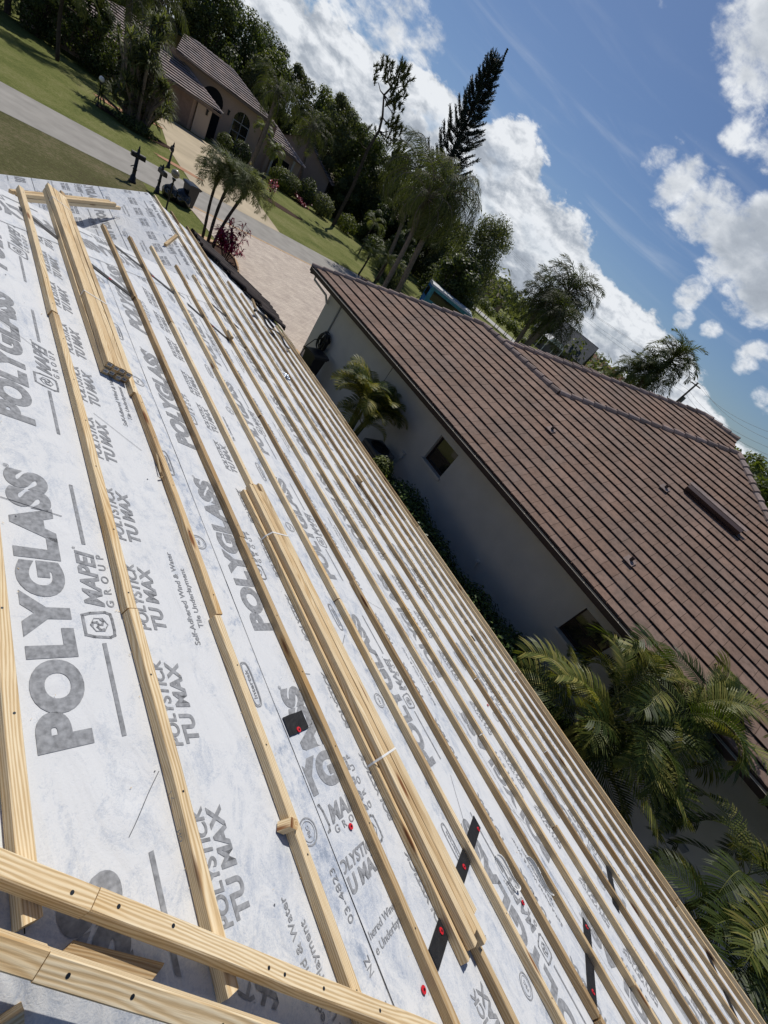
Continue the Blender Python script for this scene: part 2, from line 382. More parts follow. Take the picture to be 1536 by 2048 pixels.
def mat_leaf(name, cols, rough=.5, trans=.25, spec=.35):
    """leaf colour varies per face through the rnd attribute; a little light passes through"""
    m = bpy.data.materials.new(name); m.use_nodes = True; nt = m.node_tree; L = nt.links; b = nt.nodes['Principled BSDF']
    b.inputs['Roughness'].default_value = rough; b.inputs['Specular IOR Level'].default_value = spec
    at = nd(nt, 'ShaderNodeAttribute', attribute_name='rnd')
    k = len(cols); c = ramp(nt, at.outputs['Fac'], [(i / (k - 1), cc) for i, cc in enumerate(cols)])
    L.new(c, b.inputs['Base Color'])
    tr = nd(nt, 'ShaderNodeBsdfTranslucent'); sc = nd(nt, 'ShaderNodeVectorMath', operation='MULTIPLY'); L.new(c, sc.inputs[0]); sc.inputs[1].default_value = (1.5, 1.5, .6); L.new(sc.outputs[0], tr.inputs[0])
    mx = nd(nt, 'ShaderNodeMixShader'); mx.inputs[0].default_value = trans; L.new(b.outputs[0], mx.inputs[1]); L.new(tr.outputs[0], mx.inputs[2])
    L.new(mx.outputs[0], nt.nodes['Material Output'].inputs[0]); return m


def mat_grass(name, stops, fine=60, patch=.35, bump=.6):
    m, nt, b = new_mat(name, .95, .1); L = nt.links; tc = nd(nt, 'ShaderNodeTexCoord')
    n = nd(nt, 'ShaderNodeTexNoise'); n.inputs['Scale'].default_value = fine; n.inputs['Detail'].default_value = 8; n.inputs['Roughness'].default_value = .8; L.new(tc.outputs['Object'], n.inputs['Vector'])
    p = nd(nt, 'ShaderNodeTexNoise'); p.inputs['Scale'].default_value = patch; p.inputs['Detail'].default_value = 6; p.inputs['Roughness'].default_value = .65; L.new(tc.outputs['Object'], p.inputs['Vector'])
    mid = nd(nt, 'ShaderNodeTexNoise'); mid.inputs['Scale'].default_value = 7; mid.inputs['Detail'].default_value = 6; mid.inputs['Roughness'].default_value = .75; L.new(tc.outputs['Object'], mid.inputs['Vector'])
    s = nd(nt, 'ShaderNodeMath', operation='MULTIPLY_ADD'); L.new(n.outputs['Fac'], s.inputs[0]); s.inputs[1].default_value = .42
    s0 = nd(nt, 'ShaderNodeMath', operation='MULTIPLY'); L.new(p.outputs['Fac'], s0.inputs[0]); s0.inputs[1].default_value = .55; L.new(s0.outputs[0], s.inputs[2])
    s2 = nd(nt, 'ShaderNodeMath', operation='MULTIPLY_ADD'); L.new(mid.outputs['Fac'], s2.inputs[0]); s2.inputs[1].default_value = .58; L.new(s.outputs[0], s2.inputs[2])
    c = ramp(nt, s2.outputs[0], stops); L.new(c, b.inputs['Base Color'])
    bp = nd(nt, 'ShaderNodeBump'); bp.inputs['Strength'].default_value = bump; bp.inputs['Distance'].default_value = .05; L.new(n.outputs['Fac'], bp.inputs['Height']); L.new(bp.outputs[0], b.inputs['Normal'])
    return m


M_mem = mat_membrane()
M_ink = simple('printed grey ink', (.285, .292, .305), .85, .15, .30, 70, coord='Object')
M_black = simple('black tape', (.012, .012, .013), .65, .4, .3, 40, bump=.5, bscale=30)
M_red = simple('red plastic cap', (.62, .018, .03), .4, .5, .05)
M_pine = mat_pine('pine')
M_pine_end = mat_pine('pine end grain', (.80, .72, .62), end=True)
M_screw = simple('dark steel screw', (.03, .035, .04), .4, .5, metal=.6)
M_white = simple('white plastic', (.8, .8, .78), .5)
M_stucco_w = simple('white stucco', (.60, .56, .50), .9, .15, .05, 2.5, bump=.5, bscale=90)
M_stucco_p = simple('pinkish stucco', (.47, .345, .27), .9, .15, .07, .6, bump=.3, bscale=40)
M_stucco_l = simple('pale stucco', (.52, .42, .34), .9, .15, .07, .8)
M_stucco_g = simple('grey stucco', (.24, .215, .20), .9, .15, .08, .8)
M_brown = simple('dark brown painted metal', (.042, .022, .019), .45, .4, .1)
M_beige = simple('beige gutter lining', (.33, .30, .25), .6, .3, .18, 4)
M_dark = simple('dark void', (.006, .006, .007), .7)
M_glass = simple('dark window glass', (.012, .014, .016), .06, .8, .2, 1)
M_conc = simple('street concrete', (.335, .318, .29), .95, .1, .14, 1.1, bump=.3, bscale=30)
M_gapshade = simple('black course gap shade', (.006, .006, .006), .9)  # near-black colour standing in for shade below the tile edges
M_tile = mat_tile('brown flat roof tile', (.20, .134, .103), (.225, .155, .122), (.25, .178, .144))
M_tilecap = mat_tile('greyish ridge tile', (.23, .180, .16), (.28, .22, .20), (.33, .265, .245))
M_tilefar = mat_tile('mauve grey roof tile', (.29, .245, .235), (.36, .305, .29), (.41, .35, .335), nscale=2)
M_tileold = mat_tile('old dark barrel tile', (.032, .026, .026), (.05, .041, .04), (.075, .062, .058), nscale=14)
M_bark = simple('palm bark', (.16, .135, .115), .9, .1, .25, 7, bump=.8, bscale=14)
M_barkd = simple('dark bark', (.07, .056, .045), .9, .1, .3, 5, bump=.8, bscale=14)
M_metal_k = simple('black painted metal', (.014, .014, .017), .45, .4)
M_frond = mat_leaf('palm leaflet', [(.016, .028, .007), (.034, .054, .011), (.062, .088, .018), (.14, .16, .038), (.34, .30, .085)], .46, .32, .24)
M_frondy = mat_leaf('yellowed leaflet', [(.05, .07, .015), (.12, .14, .026), (.24, .22, .05), (.36, .26, .08), (.28, .15, .07)], .5, .4, .18)
M_frondfar = mat_leaf('far palm leaflet', [(.035, .046, .018), (.06, .076, .028), (.09, .108, .042), (.13, .15, .06), (.22, .24, .12)], .6, .35, .2)
M_leaf = mat_leaf('dark broad leaf', [(.026, .04, .015), (.05, .072, .024), (.09, .118, .038), (.145, .175, .06)], .5, .42)
M_leafy = mat_leaf('yellow green leaf', [(.045, .062, .014), (.08, .105, .024), (.13, .16, .038), (.20, .225, .06)], .5, .42)
M_leafgrey = mat_leaf('grey green leaf', [(.044, .058, .026), (.078, .096, .042), (.125, .145, .066), (.20, .22, .11)], .6, .42)
M_leafhedge = mat_leaf('hedge leaf', [(.02, .042, .012), (.035, .068, .018), (.06, .10, .026), (.14, .20, .04)], .38, .3)
M_needle = mat_leaf('dark needle', [(.006, .014, .008), (.012, .024, .013), (.02, .034, .018)], .6, .1)
M_redleaf = mat_leaf('crimson leaf', [(.09, .010, .028), (.20, .016, .05), (.34, .03, .09), (.48, .08, .16)], .4, .3)
M_grass = mat_grass('lawn grass', [(.55, (.050, .062, .016)), (.68, (.105, .125, .032)), (.78, (.155, .17, .048)), (.92, (.24, .225, .10))])
M_dry = mat_grass('dry lawn grass', [(.54, (.040, .035, .018)), (.66, (.095, .076, .042)), (.75, (.095, .10, .036)), (.90, (.20, .165, .10))])
M_mulch = simple('mulch', (.06, .035, .025), .95, .1, .4, 20, bump=.8, bscale=40)
M_edging = simple('tan concrete edging', (.52, .36, .22), .9, .1, .15, 3)
M_bag = simple('black bin bag', (.010, .010, .011), .18, .7, .2, 5, bump=.8, bscale=9)
M_blue = simple('blue panel', (.03, .16, .42), .35, .5, .3, 3)
M_teal = simple('teal panel', (.03, .20, .26), .35, .5, .3, 3)
M_foil = simple('foil', (.55, .62, .72), .25, .6, .3, 60, bump=1, bscale=90, metal=.7)
M_steel = simple('grey metal cabinet', (.13, .13, .125), .5, .4, .1)
M_globe = simple('frosted globe', (.34, .29, .22), .25, .5, .1)


def mat_pavers():
    m, nt, b = new_mat('brick pavers', .9, .15); L = nt.links; tc = nd(nt, 'ShaderNodeTexCoord')
    br = nd(nt, 'ShaderNodeTexBrick'); br.inputs['Scale'].default_value = 1; br.inputs['Brick Width'].default_value = .2; br.inputs['Row Height'].default_value = .1
    br.inputs['Mortar Size'].default_value = .006; br.inputs['Color1'].default_value = (.52, .455, .39, 1); br.inputs['Color2'].default_value = (.60, .535, .46, 1); br.inputs['Mortar'].default_value = (.38, .33, .28, 1)
    br.inputs['Bias'].default_value = .1
    L.new(tc.outputs['Object'], br.inputs['Vector'])
    n = nd(nt, 'ShaderNodeTexNoise'); n.inputs['Scale'].default_value = 1.6; n.inputs['Detail'].default_value = 8; n.inputs['Roughness'].default_value = .7; L.new(tc.outputs['Object'], n.inputs['Vector'])
    t = ramp(nt, n.outputs['Fac'], [(.35, (.82, .78, .78)), (.65, (1.12, 1.1, 1.08))])
    a = nd(nt, 'ShaderNodeMix', data_type='RGBA', blend_type='MULTIPLY'); a.inputs[0].default_value = 1; L.new(br.outputs['Color'], a.inputs[6]); L.new(t, a.inputs[7]); L.new(a.outputs[2], b.inputs['Base Color'])
    bp = nd(nt, 'ShaderNodeBump'); bp.inputs['Strength'].default_value = .5; bp.inputs['Distance'].default_value = .01; L.new(br.outputs['Fac'], bp.inputs['Height']); bp.invert = True; L.new(bp.outputs[0], b.inputs['Normal'])
    return m


M_paver = mat_pavers()
M_drive = simple('tan driveway concrete', (.50, .42, .30), .9, .1, .14, .5)
M_grout = simple('pale road', (.4, .4, .39), .9)
#PART2
# ------------------------------------------------------------------ ground, street
def sheet(name, pts, z, m, kind='structure', grid=None):
    b = MB()
    if grid:
        (x0, y0, x1, y1), n = grid
        for i in range(n):
            for j in range(n):
                X = [x0 + (x1 - x0) * k / n for k in (i, i + 1)]; Y = [y0 + (y1 - y0) * k / n for k in (j, j + 1)]
                b.face([(X[0], Y[0], z), (X[1], Y[0], z), (X[1], Y[1], z), (X[0], Y[1], z)])
    else: b.face([(p[0], p[1], z) for p in pts])
    o = b.build(name, m); o['kind'] = kind; return o


sheet('ground', None, -0.012, M_grass, grid=((-1500, -900, 2500, 2500), 8))
ny = lambda x: 25.6 + .075 * x; fy = lambda x: 30.3 + .055 * x
# street: slightly curving strip with ragged edges
b = MB(); xs = [-60 + 2.5 * i for i in range(57)]
for i in range(len(xs) - 1):
    a, c = xs[i], xs[i + 1]; rr = lambda q, s: .10 * noise.noise(Vector((q * .8, s, 0)))
    b.face([(a, ny(a) + rr(a, 0), 0), (c, ny(c) + rr(c, 0), 0), (c, fy(c) + rr(c, 5), 0), (a, fy(a) + rr(a, 5), 0)])
structure(b.build('street', M_conc))
# our brownish lawn between the house and the street, and the greener strip by the driveway
b = MB(); b.face([(-60, 9.6, -.006), (6.8, 9.6, -.006), (7.1, 22, -.006), (6.9, ny(7) - .05, -.006), (-60, ny(-60), -.006)]); structure(b.build('lawn', M_dry))
# paved driveway
dp = [(9.45, 9.5), (9.62, 14.1), (9.35, 19), (9.35, 21.6), (9.15, 24.4), (8.95, 26.15), (24.5, 27.35), (20, 25.2), (17.8, 22.5), (17.2, 18), (17.2, 13.2), (10.2, 13.2), (9.8, 13.0), (9.6, 9.5)]
sheet('paved_driveway', dp, .006, M_paver)
sheet('added_dark_yard', [(5.0, -14), (9.5, -14), (9.5, 9.4), (5.0, 9.4)], .004, simple('dark bounce absorber', (.035, .028, .02), .95, .1, .4, 8))  # unseen dark ground sheet, added to cut light bouncing onto the white wall
# soft apron between paving and the street
sheet('driveway_apron', [(8.95, 26.16), (24.5, 27.36), (24.6, 27.55), (8.6, 26.38)], .011, M_edging)
sheet('neighbour_driveway', [(10.6, fy(10.6) - .1), (16.6, fy(16.6) - .1), (17.2, 36.5), (18.4, 41.8), (20.0, 50), (11.5, 50.9), (12.0, 44), (10.9, 37.6)], .006, M_drive)
sheet('garden_path', [(19.3, 47.0), (20.6, 48.2), (21.0, 53), (18.6, 53)], .012, simple('pale path', (.6, .58, .54), .9))
# planting bed by the drive with its tan edging
bc = Vector((8.9, 20.4, 0)); ring = [(bc.x + .62 * math.cos(t) * (1 + .18 * math.sin(3 * t)), bc.y + 1.35 * math.sin(t) * (1 + .1 * math.cos(2 * t))) for t in [2 * math.pi * k / 28 for k in range(28)]]
sheet('planting_bed', ring, .012, M_mulch)
b = MB()
for k in range(28):
    p, q = Vector((*ring[k], 0)), Vector((*ring[(k + 1) % 28], 0)); o1 = (p - bc).normalized() * .1; o2 = (q - bc).normalized() * .1
    b.face([p + Vector((0, 0, .09)), q + Vector((0, 0, .09)), q + o2 + Vector((0, 0, .09)), p + o1 + Vector((0, 0, .09))]); b.face([p + o1 + Vector((0, 0, .09)), q + o2 + Vector((0, 0, .09)), q + o2, p + o1]); b.face([q, p, p + Vector((0, 0, .09)), q + Vector((0, 0, .09))][::-1])
tag(b.build('bed_edging', M_edging), 'tan concrete edging round the planting bed beside the brick driveway', 'edging')
b = MB(); b.box((9.35, 12.6, .05), (.5, 1.6, .1), rot=Matrix.Rotation(.12, 3, 'Z')); tag(b.build('edging_slab', M_edging), 'orange tan slab at the corner of the driveway near the hose', 'slab')
# pale patch under the triple palm
sheet('mulch_patch', [(8.0, 21.7), (9.1, 21.9), (9.2, 22.3), (8.1, 22.2)], .008, M_edging)
for i, (c, rx, ry) in enumerate([((20.6, 40.8), 2.6, 1.0), ((10.6, 33.6), 1.4, .4), ((8.3, 40.6), 1.1, .55), ((10.4, 43.5), 1.6, .5), ((9.0, 37.8), 2.2, 1.0)]):
    n = 22; sheet('mulch_bed', [(c[0] + rx * math.cos(6.283 * k / n) * (1 + .15 * math.sin(k * 2.1)), c[1] + ry * math.sin(6.283 * k / n)) for k in range(n)], .01 + .003 * i, M_mulch if i in (0, 4) else simple('terracotta pebbles %d' % i, (.42, .22, .13), .9))

# ------------------------------------------------------------------ our roof
T = .38; CA = 1 / math.hypot(1, T); SA = T * CA; HH = 1.15


def RP(u, y, w=0.0):             # u down the slope, y along the battens, w above the deck
    return Vector((CA * u + SA * (w - HH), y, CAMZ - SA * u + CA * (w - HH)))


UD = Vector((CA, 0, -SA)); UN = Vector((SA, 0, CA))
X_OF = lambda u: CA * u - SA * HH
U_OF = lambda x: (x + SA * HH) / CA
NEAR = lambda x: .211 - .947 * x          # near hip line in plan
FAR = lambda x: 3.75 + .9 * x             # far hip line in plan
XE = 5.06; XR = 2.55; YF = 9.22           # eave, wing ridge, front rake
ZM = lambda x: RP(U_OF(x), 0).z
xa = (.211 - 3.75) / 1.847; ya = NEAR(xa)
house = empty('house_being_reroofed', (-3, 3, 0), 'white walled house whose roof is stripped to grey printed underlayment and pine battens', 'house')
# membrane sheets as laps, each its own uv band
SEAM0 = 1.421; PITCH = .86
bm_ = MB()
edges_u = [U_OF(xa)] + [SEAM0 + PITCH * k for k in range(-2, 6) if SEAM0 + PITCH * k > U_OF(xa)] + [U_OF(XE)]
edges_u = sorted(set([round(e, 4) for e in edges_u if e <= U_OF(XE) + 1e-6]))


def ylims(u):
    x = X_OF(u); return NEAR(x), (FAR(x) if x < XR else YF)


for k in range(len(edges_u) - 1):
    u0, u1 = edges_u[k], edges_u[k + 1]
    us = [u0, u1]
    ur = U_OF(XR)
    if u0 < ur < u1: us = [u0, ur - 1e-4, ur, u1]
    for a, c in zip(us[:-1], us[1:]):
        if c - a < 1e-3: continue
        (a0, a1), (c0, c1) = ylims(a), ylims(c)
        if a >= ur - 1e-6: a1 = YF
        bm_.face([RP(a, a0), RP(c, c0), RP(c, c1), RP(a, a1)], 0, [(a0, u1 - a), (c0, u1 - c), (c1, u1 - c), (a1, u1 - a)])
Y1 = lambda: None
kf = .4208   # front hip plane
zr = ZM(xa)
ZB = lambda x: ZM(XR) - .38 * (XR - x)
yv = 9.6
bm_.face([(xa, ya, zr), (XR, FAR(XR), ZM(XR)), (-.93, YF, ZB(-.93)), (-12, YF + .3, zr - kf * (YF + .3 - ya)), (-12, ya, zr)], 0)
# wing's left slope in laps
for (d0, d1) in ((0, .72), (.72, 1.58), (1.58, 2.44), (2.44, 3.3), (3.3, 3.72)):
    x0, x1 = XR - d0 * CA, XR - d1 * CA
    yv0, yv1 = FAR(XR) + d0 * CA * (YF - FAR(XR)) / 3.48, FAR(XR) + d1 * CA * (YF - FAR(XR)) / 3.48
    bm_.face([(x0, yv0, ZB(x0)), (x0, YF, ZB(x0)), (x1, YF, ZB(x1)), (x1, min(yv1, YF), ZB(x1))], 0, [(yv0, d1 - d0), (YF, d1 - d0), (YF, 0), (yv1, 0)])
# plane behind the near hip
kn = .38 / .947
ZN = lambda y: ZM(0) - .38 * .211 / .947 + kn * y
bm_.face([(xa, ya, zr), (-12, ya, zr), (-12, NEAR(XE), ZN(NEAR(XE))), (XE, NEAR(XE), ZM(XE))], 0, [(xa, 0), (-12, 0), (-12, 7), (XE, 7)])
und = bm_.build('underlayment', M_mem, house)
# lap lines
for e in edges_u[1:-1]:
    b = MB()
    a0, a1 = ylims(e); n = 60
    for k in range(n):
        y0 = a0 + (a1 - a0) * k / n; y1 = a0 + (a1 - a0) * (k + 1) / n; j = lambda y: .004 * noise.noise(Vector((y * 2.2, e, 0)))
        wd = .0022 + .0012 * noise.noise(Vector((y0 * 5, e * 3, 2)))
        b.face([RP(e + j(y0), y0, .0022), RP(e + wd + j(y0), y0, .0022), RP(e + wd + j(y1), y1, .0022), RP(e + j(y1), y1, .0022)])
    b.build('lap_seam', M_black, house)
for d in (.72, 1.58, 2.44):
    b = MB(); x0 = XR - d * CA; yv0 = FAR(XR) + d * CA * (YF - FAR(XR)) / 3.48
    b.face([(x0, yv0, ZB(x0) + .003), (x0 + .004, yv0, ZB(x0) + .005), (x0 + .004, YF, ZB(x0) + .005), (x0, YF, ZB(x0) + .003)]); b.build('lap_seam', M_black, house)


# ---- printing on the membrane: text objects turned to mesh
def text_verts(s, size, bold=.02, shear=0.0, space=1.0):
    cu = bpy.data.curves.new('t', 'FONT'); cu.body = s; cu.size = size; cu.offset = bold * size; cu.shear = shear; cu.space_character = space
    cu.resolution_u = 6
    o = bpy.data.objects.new('t', cu); me = bpy.data.meshes.new_from_object(o)
    V = [tuple(v.co) for v in me.vertices]; F = [tuple(p.vertices) for p in me.polygons]
    bpy.data.objects.remove(o); bpy.data.curves.remove(cu); bpy.data.meshes.remove(me)
    return V, F


def fit(s, w, h, **k):           # text scaled to a width and cap height, origin at its lower left
    V, F = text_verts(s, 1.0, **k); a = np.array(V)
    x0, x1, y0, y1 = a[:, 0].min(), a[:, 0].max(), 0, a[:, 1].max()
    return [((x - x0) / (x1 - x0) * w, y / y1 * h) for x, y, _ in V], F


def ring2(rx, ry, t, n=20, cx=0, cy=0, sq=0):
    P = []; F = []
    for k in range(n):
        a = 2 * math.pi * k / n; c, s_ = math.cos(a), math.sin(a)
        if sq: c = math.copysign(abs(c) ** sq, c); s_ = math.copysign(abs(s_) ** sq, s_)
        P += [(cx + rx * c, cy + ry * s_), (cx + (rx - t) * c, cy + (ry - t) * s_)]
    for k in range(n):
        j = (k + 1) % n; F.append((2 * k, 2 * j, 2 * j + 1, 2 * k + 1))
    return P, F


def rect2(x0, y0, x1, y1): return [(x0, y0), (x1, y0), (x1, y1), (x0, y1)], [(0, 1, 2, 3)]


def path2(pts, w):               # stroke
    P = []; F = []
    for i in range(len(pts) - 1):
        a, c = Vector(pts[i]), Vector(pts[i + 1]); d = (c - a).normalized() * w / 2; nn = Vector((-d.y, d.x)); k = len(P)
        P += [tuple(a - d - nn), tuple(c + d - nn), tuple(c + d + nn), tuple(a - d + nn)]; F.append((k, k + 1, k + 2, k + 3))
    return P, F


def emblem():                    # rounded shield with a small swirl inside, 0.09 long 0.087 high, centred
    parts = []
    o = [(-.045, -.026), (-.038, -.041), (-.02, -.0435), (.02, -.0435), (.038, -.041), (.045, -.026), (.041, .02), (.034, .043), (-.034, .043), (-.041, .02)]
    parts.append(path2(o + [o[0]], .0085))
    n = 12; st = [(.026 * math.cos(2 * math.pi * k / n) * (1 if k % 2 else .86), -.001 + .026 * math.sin(2 * math.pi * k / n) * (1 if k % 2 else .86)) for k in range(n)]
    parts.append(path2(st + [st[0]], .003))
    for k in range(3):
        a = 2 * math.pi * k / 3 + .5; parts.append(path2([(0, 0), (.010 * math.cos(a), .010 * math.sin(a)), (.019 * math.cos(a + .7), .019 * math.sin(a + .7)), (.020 * math.cos(a + 1.2), .020 * math.sin(a + 1.2))], .0065))
    return parts


def period_template():
    """one 1.232 m repeat of the print: x along the roll (reading direction), yy = towards the upper edge of the sheet"""
    out = []
    def add(pf, x, yy): out.append(([(p[0] + x, p[1] + yy) for p in pf[0]], pf[1]))
    U = lambda u: .729 - u         # height above the base line of the big word
    add(fit('POLYGLASS', .958, .117, bold=.062, space=1.06), .414, U(.731))
    add(fit('®', .018, .016, bold=.0), 1.366, U(.632))
    add(rect2(.414, 0, .697, .0125), 0, U(.825)); add(rect2(1.078, 0, 1.363, .0125), 0, U(.828))
    add(fit('MAPEI', .222, .058, bold=.035, shear=.22), .826, U(.844)); add(fit('®', .01, .009), 1.052, U(.79))
    add(fit('GROUP', .214, .024, bold=.02, space=2.1), .826, U(.877))
    for p in emblem(): add(p, .761, U(.815))
    for s in (.348, .740, 1.130):
        add(fit('POLYSTICK', .285, .037, bold=.03, shear=.2), s, U(.984)); add(fit('TU MAX', .272, .047, bold=.042, shear=.15), s, U(1.043))
    add(fit('Self-Adhered Wind & Water', .432, .0225, bold=.012), .677, U(1.166)); add(fit('Tile Underlayment', .282, .0225, bold=.012), .749, U(1.207))
    add(ring2(.042, .042, .005, 24), 1.205, U(1.345)); add(ring2(.031, .031, .002, 20), 1.205, U(1.345)); add(fit('FBC', .034, .014, bold=.01), 1.188, U(1.352))
    add(ring2(.094, .026, .0055, 28, sq=.6), .50, U(1.337)); add(ring2(.086, .0185, .002, 28, sq=.6), .50, U(1.337)); add(fit('Intertek', .12, .017, bold=.02), .44, U(1.346))
    return out


TPL = period_template(); TV = []; TF = []
for P, F in TPL:
    k = len(TV); TV += P; TF += [tuple(i + k for i in f) for f in F]
print('template', len(TV), len(TF))


def clip2(V, F, lines):
    """keep the part where a*x+b*y <= c for every (a, b, c)"""
    bm = bmesh.new(); vs = [bm.verts.new((x, y, 0)) for x, y in V]
    for f in F:
        try: bm.faces.new([vs[i] for i in f])
        except ValueError: pass
    for a, b_, c in lines:
        n = Vector((a, b_, 0)); q = n.length; n /= q; co = n * (c / q)
        bmesh.ops.bisect_plane(bm, geom=bm.verts[:] + bm.edges[:] + bm.faces[:], dist=1e-5, plane_co=co, plane_no=n, clear_outer=True)
    bm.verts.index_update(); V2 = [(v.co.x, v.co.y) for v in bm.verts]; F2 = [tuple(v.index for v in f.verts) for f in bm.faces]; bm.free()
    return V2, F2


ink = MB()
dux = CA   # x = CA*u - SA*HH ; near hip: y + .947 x >= .211 ; far hip: y - .9x <= 3.75
NH = (-.947 * CA, -1, -(.211 + .947 * SA * HH) - .02)      # in (u, y): keep a*u+b*y<=c
FH = (-.9 * CA, 1, 3.75 - .9 * SA * HH - .03)
rowoff = {-1: .27, 0: 0.0, 1: .321, 2: -.523, 3: -.10, 4: .44, 5: -.33}
for row, yo in rowoff.items():
    du = .86 * row; base = .731 + du
    V = []; F = []
    umid = base + .15
    ylo, yhi = NEAR(X_OF(base + .6)) - .2, (FAR(X_OF(base)) if X_OF(base + .4) < XR else YF)
    n0 = math.floor((ylo - yo - 1.4) / 1.232); n1 = math.ceil((yhi - yo) / 1.232)
    for k in range(n0, n1 + 1):
        o = len(V); V += [(base - yy, x + yo + k * 1.232) for x, yy in TV]; F += [tuple(i + o for i in f) for f in TF]
    lines = [NH, (0, 1, YF - .03), (1, 0, min(SEAM0 + du, U_OF(XE) - .02)), (-1, 0, -(SEAM0 + du - .86 + .003))]
    if X_OF(base + .3) < XR: lines.append(FH)
    V, F = clip2(V, F, lines)
    for f in F: ink.face([RP(V[i][0], V[i][1], .0015) for i in f])
# wing slope, printed the other way round
V = []; F = []
for row, yo in ((0, .18), (1, .75), (2, .3)):
    for k in range(-2, 4):
        o = len(V); V += [(.05 + .86 * row - yy, YF - .3 - (x - .414) - yo + .1 - k * 1.232) for x, yy in TV]; F += [tuple(i + o for i in f) for f in TF]
    if row == 0: pass
V, F = clip2(V, F, [(-1, 0, -.02), (0, 1, YF - .02), (CA * (YF - FAR(XR)) / 3.48, -1, -FAR(XR) - .02)])
for f in F: ink.face([Vector((XR - V[i][0] * CA, V[i][1], ZB(XR - V[i][0] * CA) + .002)) for i in f][::-1])


def loose_text(items, u0, y0, ang, lines, w=.004, sheetpoly=None):
    """diagonal strip prints; ang = reading direction measured from +y towards +u"""
    V = []; F = []
    ca, sa = math.cos(ang), math.sin(ang)
    for P, FF in items:
        o = len(V)
        for x, yy in P: V.append((u0 + sa * x - ca * yy, y0 + ca * x + sa * yy))
        F += [tuple(i + o for i in f) for f in FF]
    V, F = clip2(V, F, lines)
    for f in F: ink.face([RP(V[i][0], V[i][1], w) for i in f])


# strip along the far hip: laid over the sheets, its own membrane strip + print
strip = MB()
fh = lambda u: FAR(X_OF(u))
for (u0, u1) in ((-.9, 3.1),):
    n = 20
    for k in range(n):
        a, c = u0 + (u1 - u0) * k / n, u0 + (u1 - u0) * (k + 1) / n
        strip.face([RP(a, fh(a) - .52, .003), RP(c, fh(c) - .52, .003), RP(c, fh(c), .003), RP(a, fh(a), .003)], 0, [(a, .3), (c, .3), (c, .8), (a, .8)])
    n = 1
strip.build('hip_strip', M_mem, house)
patch = MB(); patch.face([RP(1.4235, .205, .003), RP(1.4235, -.98, .003), RP(1.625, -1.16, .003), RP(1.625, .20, .003)], 0, [(0, .5), (1.2, .5), (1.2, .3), (0, .3)]); patch.build('underlayment_patch', M_mem, house)
FHs = (.9 * CA, -1, -(3.75 - .9 * SA * HH) + .50)
ang_far = math.atan2(1, .9 * CA)   # along the hip, towards the ridge corner
for k in range(-1, 4):
    s0 = k * 1.232 + .3
    V = []; F = []
    d = Vector((1, .9 * CA)).normalized(); nrm = Vector((d.y, -d.x))      # nrm: away from the hip edge, downslope
    for x, yy in TV:
        p = Vector((.2, fh(.2))) + d * (1.7 - (x + s0) * 1.0) + nrm * (.17 + (yy if yy > -.30 else -9))
        V.append((p.x, p.y))
    o = [f for f in TF if all(TV[i][1] > -.30 for i in f)]
    V, F = clip2(V, o, [FH, (1, 0, 2.9), (.9 * CA, -1, -(3.75 - .9 * SA * HH) + .52)])
    for f in F: ink.face([RP(V[i][0], V[i][1], .0045) for i in f][::-1])
# turned print on the near patch: a cut piece laid square to the others
V = []; F = []
for k in (0, 1):
    o = len(V); V += [(.646 + x - 1.232 * k, .065 + yy) for x, yy in TV]; F += [tuple(i + o for i in f) for f in TF]
V, F = clip2(V, F, [(-1, 0, -1.432), (1, 0, 1.615), (0, 1, .19), NH])
for f in F: ink.face([RP(V[i][0], V[i][1], .0045) for i in f][::-1])
# stamped numbers beside the lap
num = []
for s, x in (('03-4823', .0), ('NZ', -.13), ('NZ', -.24), ('02', -.36)):
    P, F_ = fit(s, .034 * len(s) * .62, .026, bold=.0); num.append(([(p[0] + x, p[1]) for p in P], F_))
loose_text(num, 1.398, -.30, 0.0, [NH], .002)
ink.build('printed_lettering', M_ink, und)

# ---- black tape strips and red cap nails
cap = MB(); cap.lathe([(.0, .0035), (.0108, .003), (.0112, .0)], seg=14)
cap.lathe([(0, .0062), (.0035, .0055), (.0035, .003)], seg=8, mat=1)
cap_me = cap.mesh('cap_nail', [M_red, M_screw])
B3 = Matrix((UD, Vector((0, 1, 0)), UN)).transposed()


def on_roof(u, y, w=0, rz=0): return Matrix.Translation(RP(u, y, w)) @ (B3 @ Matrix.Rotation(rz, 3, 'Z')).to_4x4()


def part_on(parent, name, me, Mw):
    """part placed by a world matrix"""
    o = bpy.data.objects.new(name, me); COL.objects.link(o); o.parent = parent
    o.matrix_basis = (Matrix.Translation(parent.location) @ Matrix.Rotation(parent.rotation_euler.z, 4, 'Z')).inverted() @ Mw if parent.type == 'EMPTY' else Mw
    return o


for u, y in [(1.49, .284), (1.803, -.542), (1.572, -.578), (2.189, -.50), (2.518, -.469), (2.564, -.821), (1.554, -.092), (3.179, -1.239), (2.78, -1.30), (.35, 3.9), (.70, 3.35), (1.45, 3.80), (1.25, 3.84), (2.05, 4.71), (3.9, -.02), (4.02, -.15), (2.75, 4.6), (.32, 3.30), (3.35, -2.0), (4.2, -2.9), (.55, 4.02)]:
    part_on(house, 'cap_nail', cap_me, on_roof(u, y, .0065))


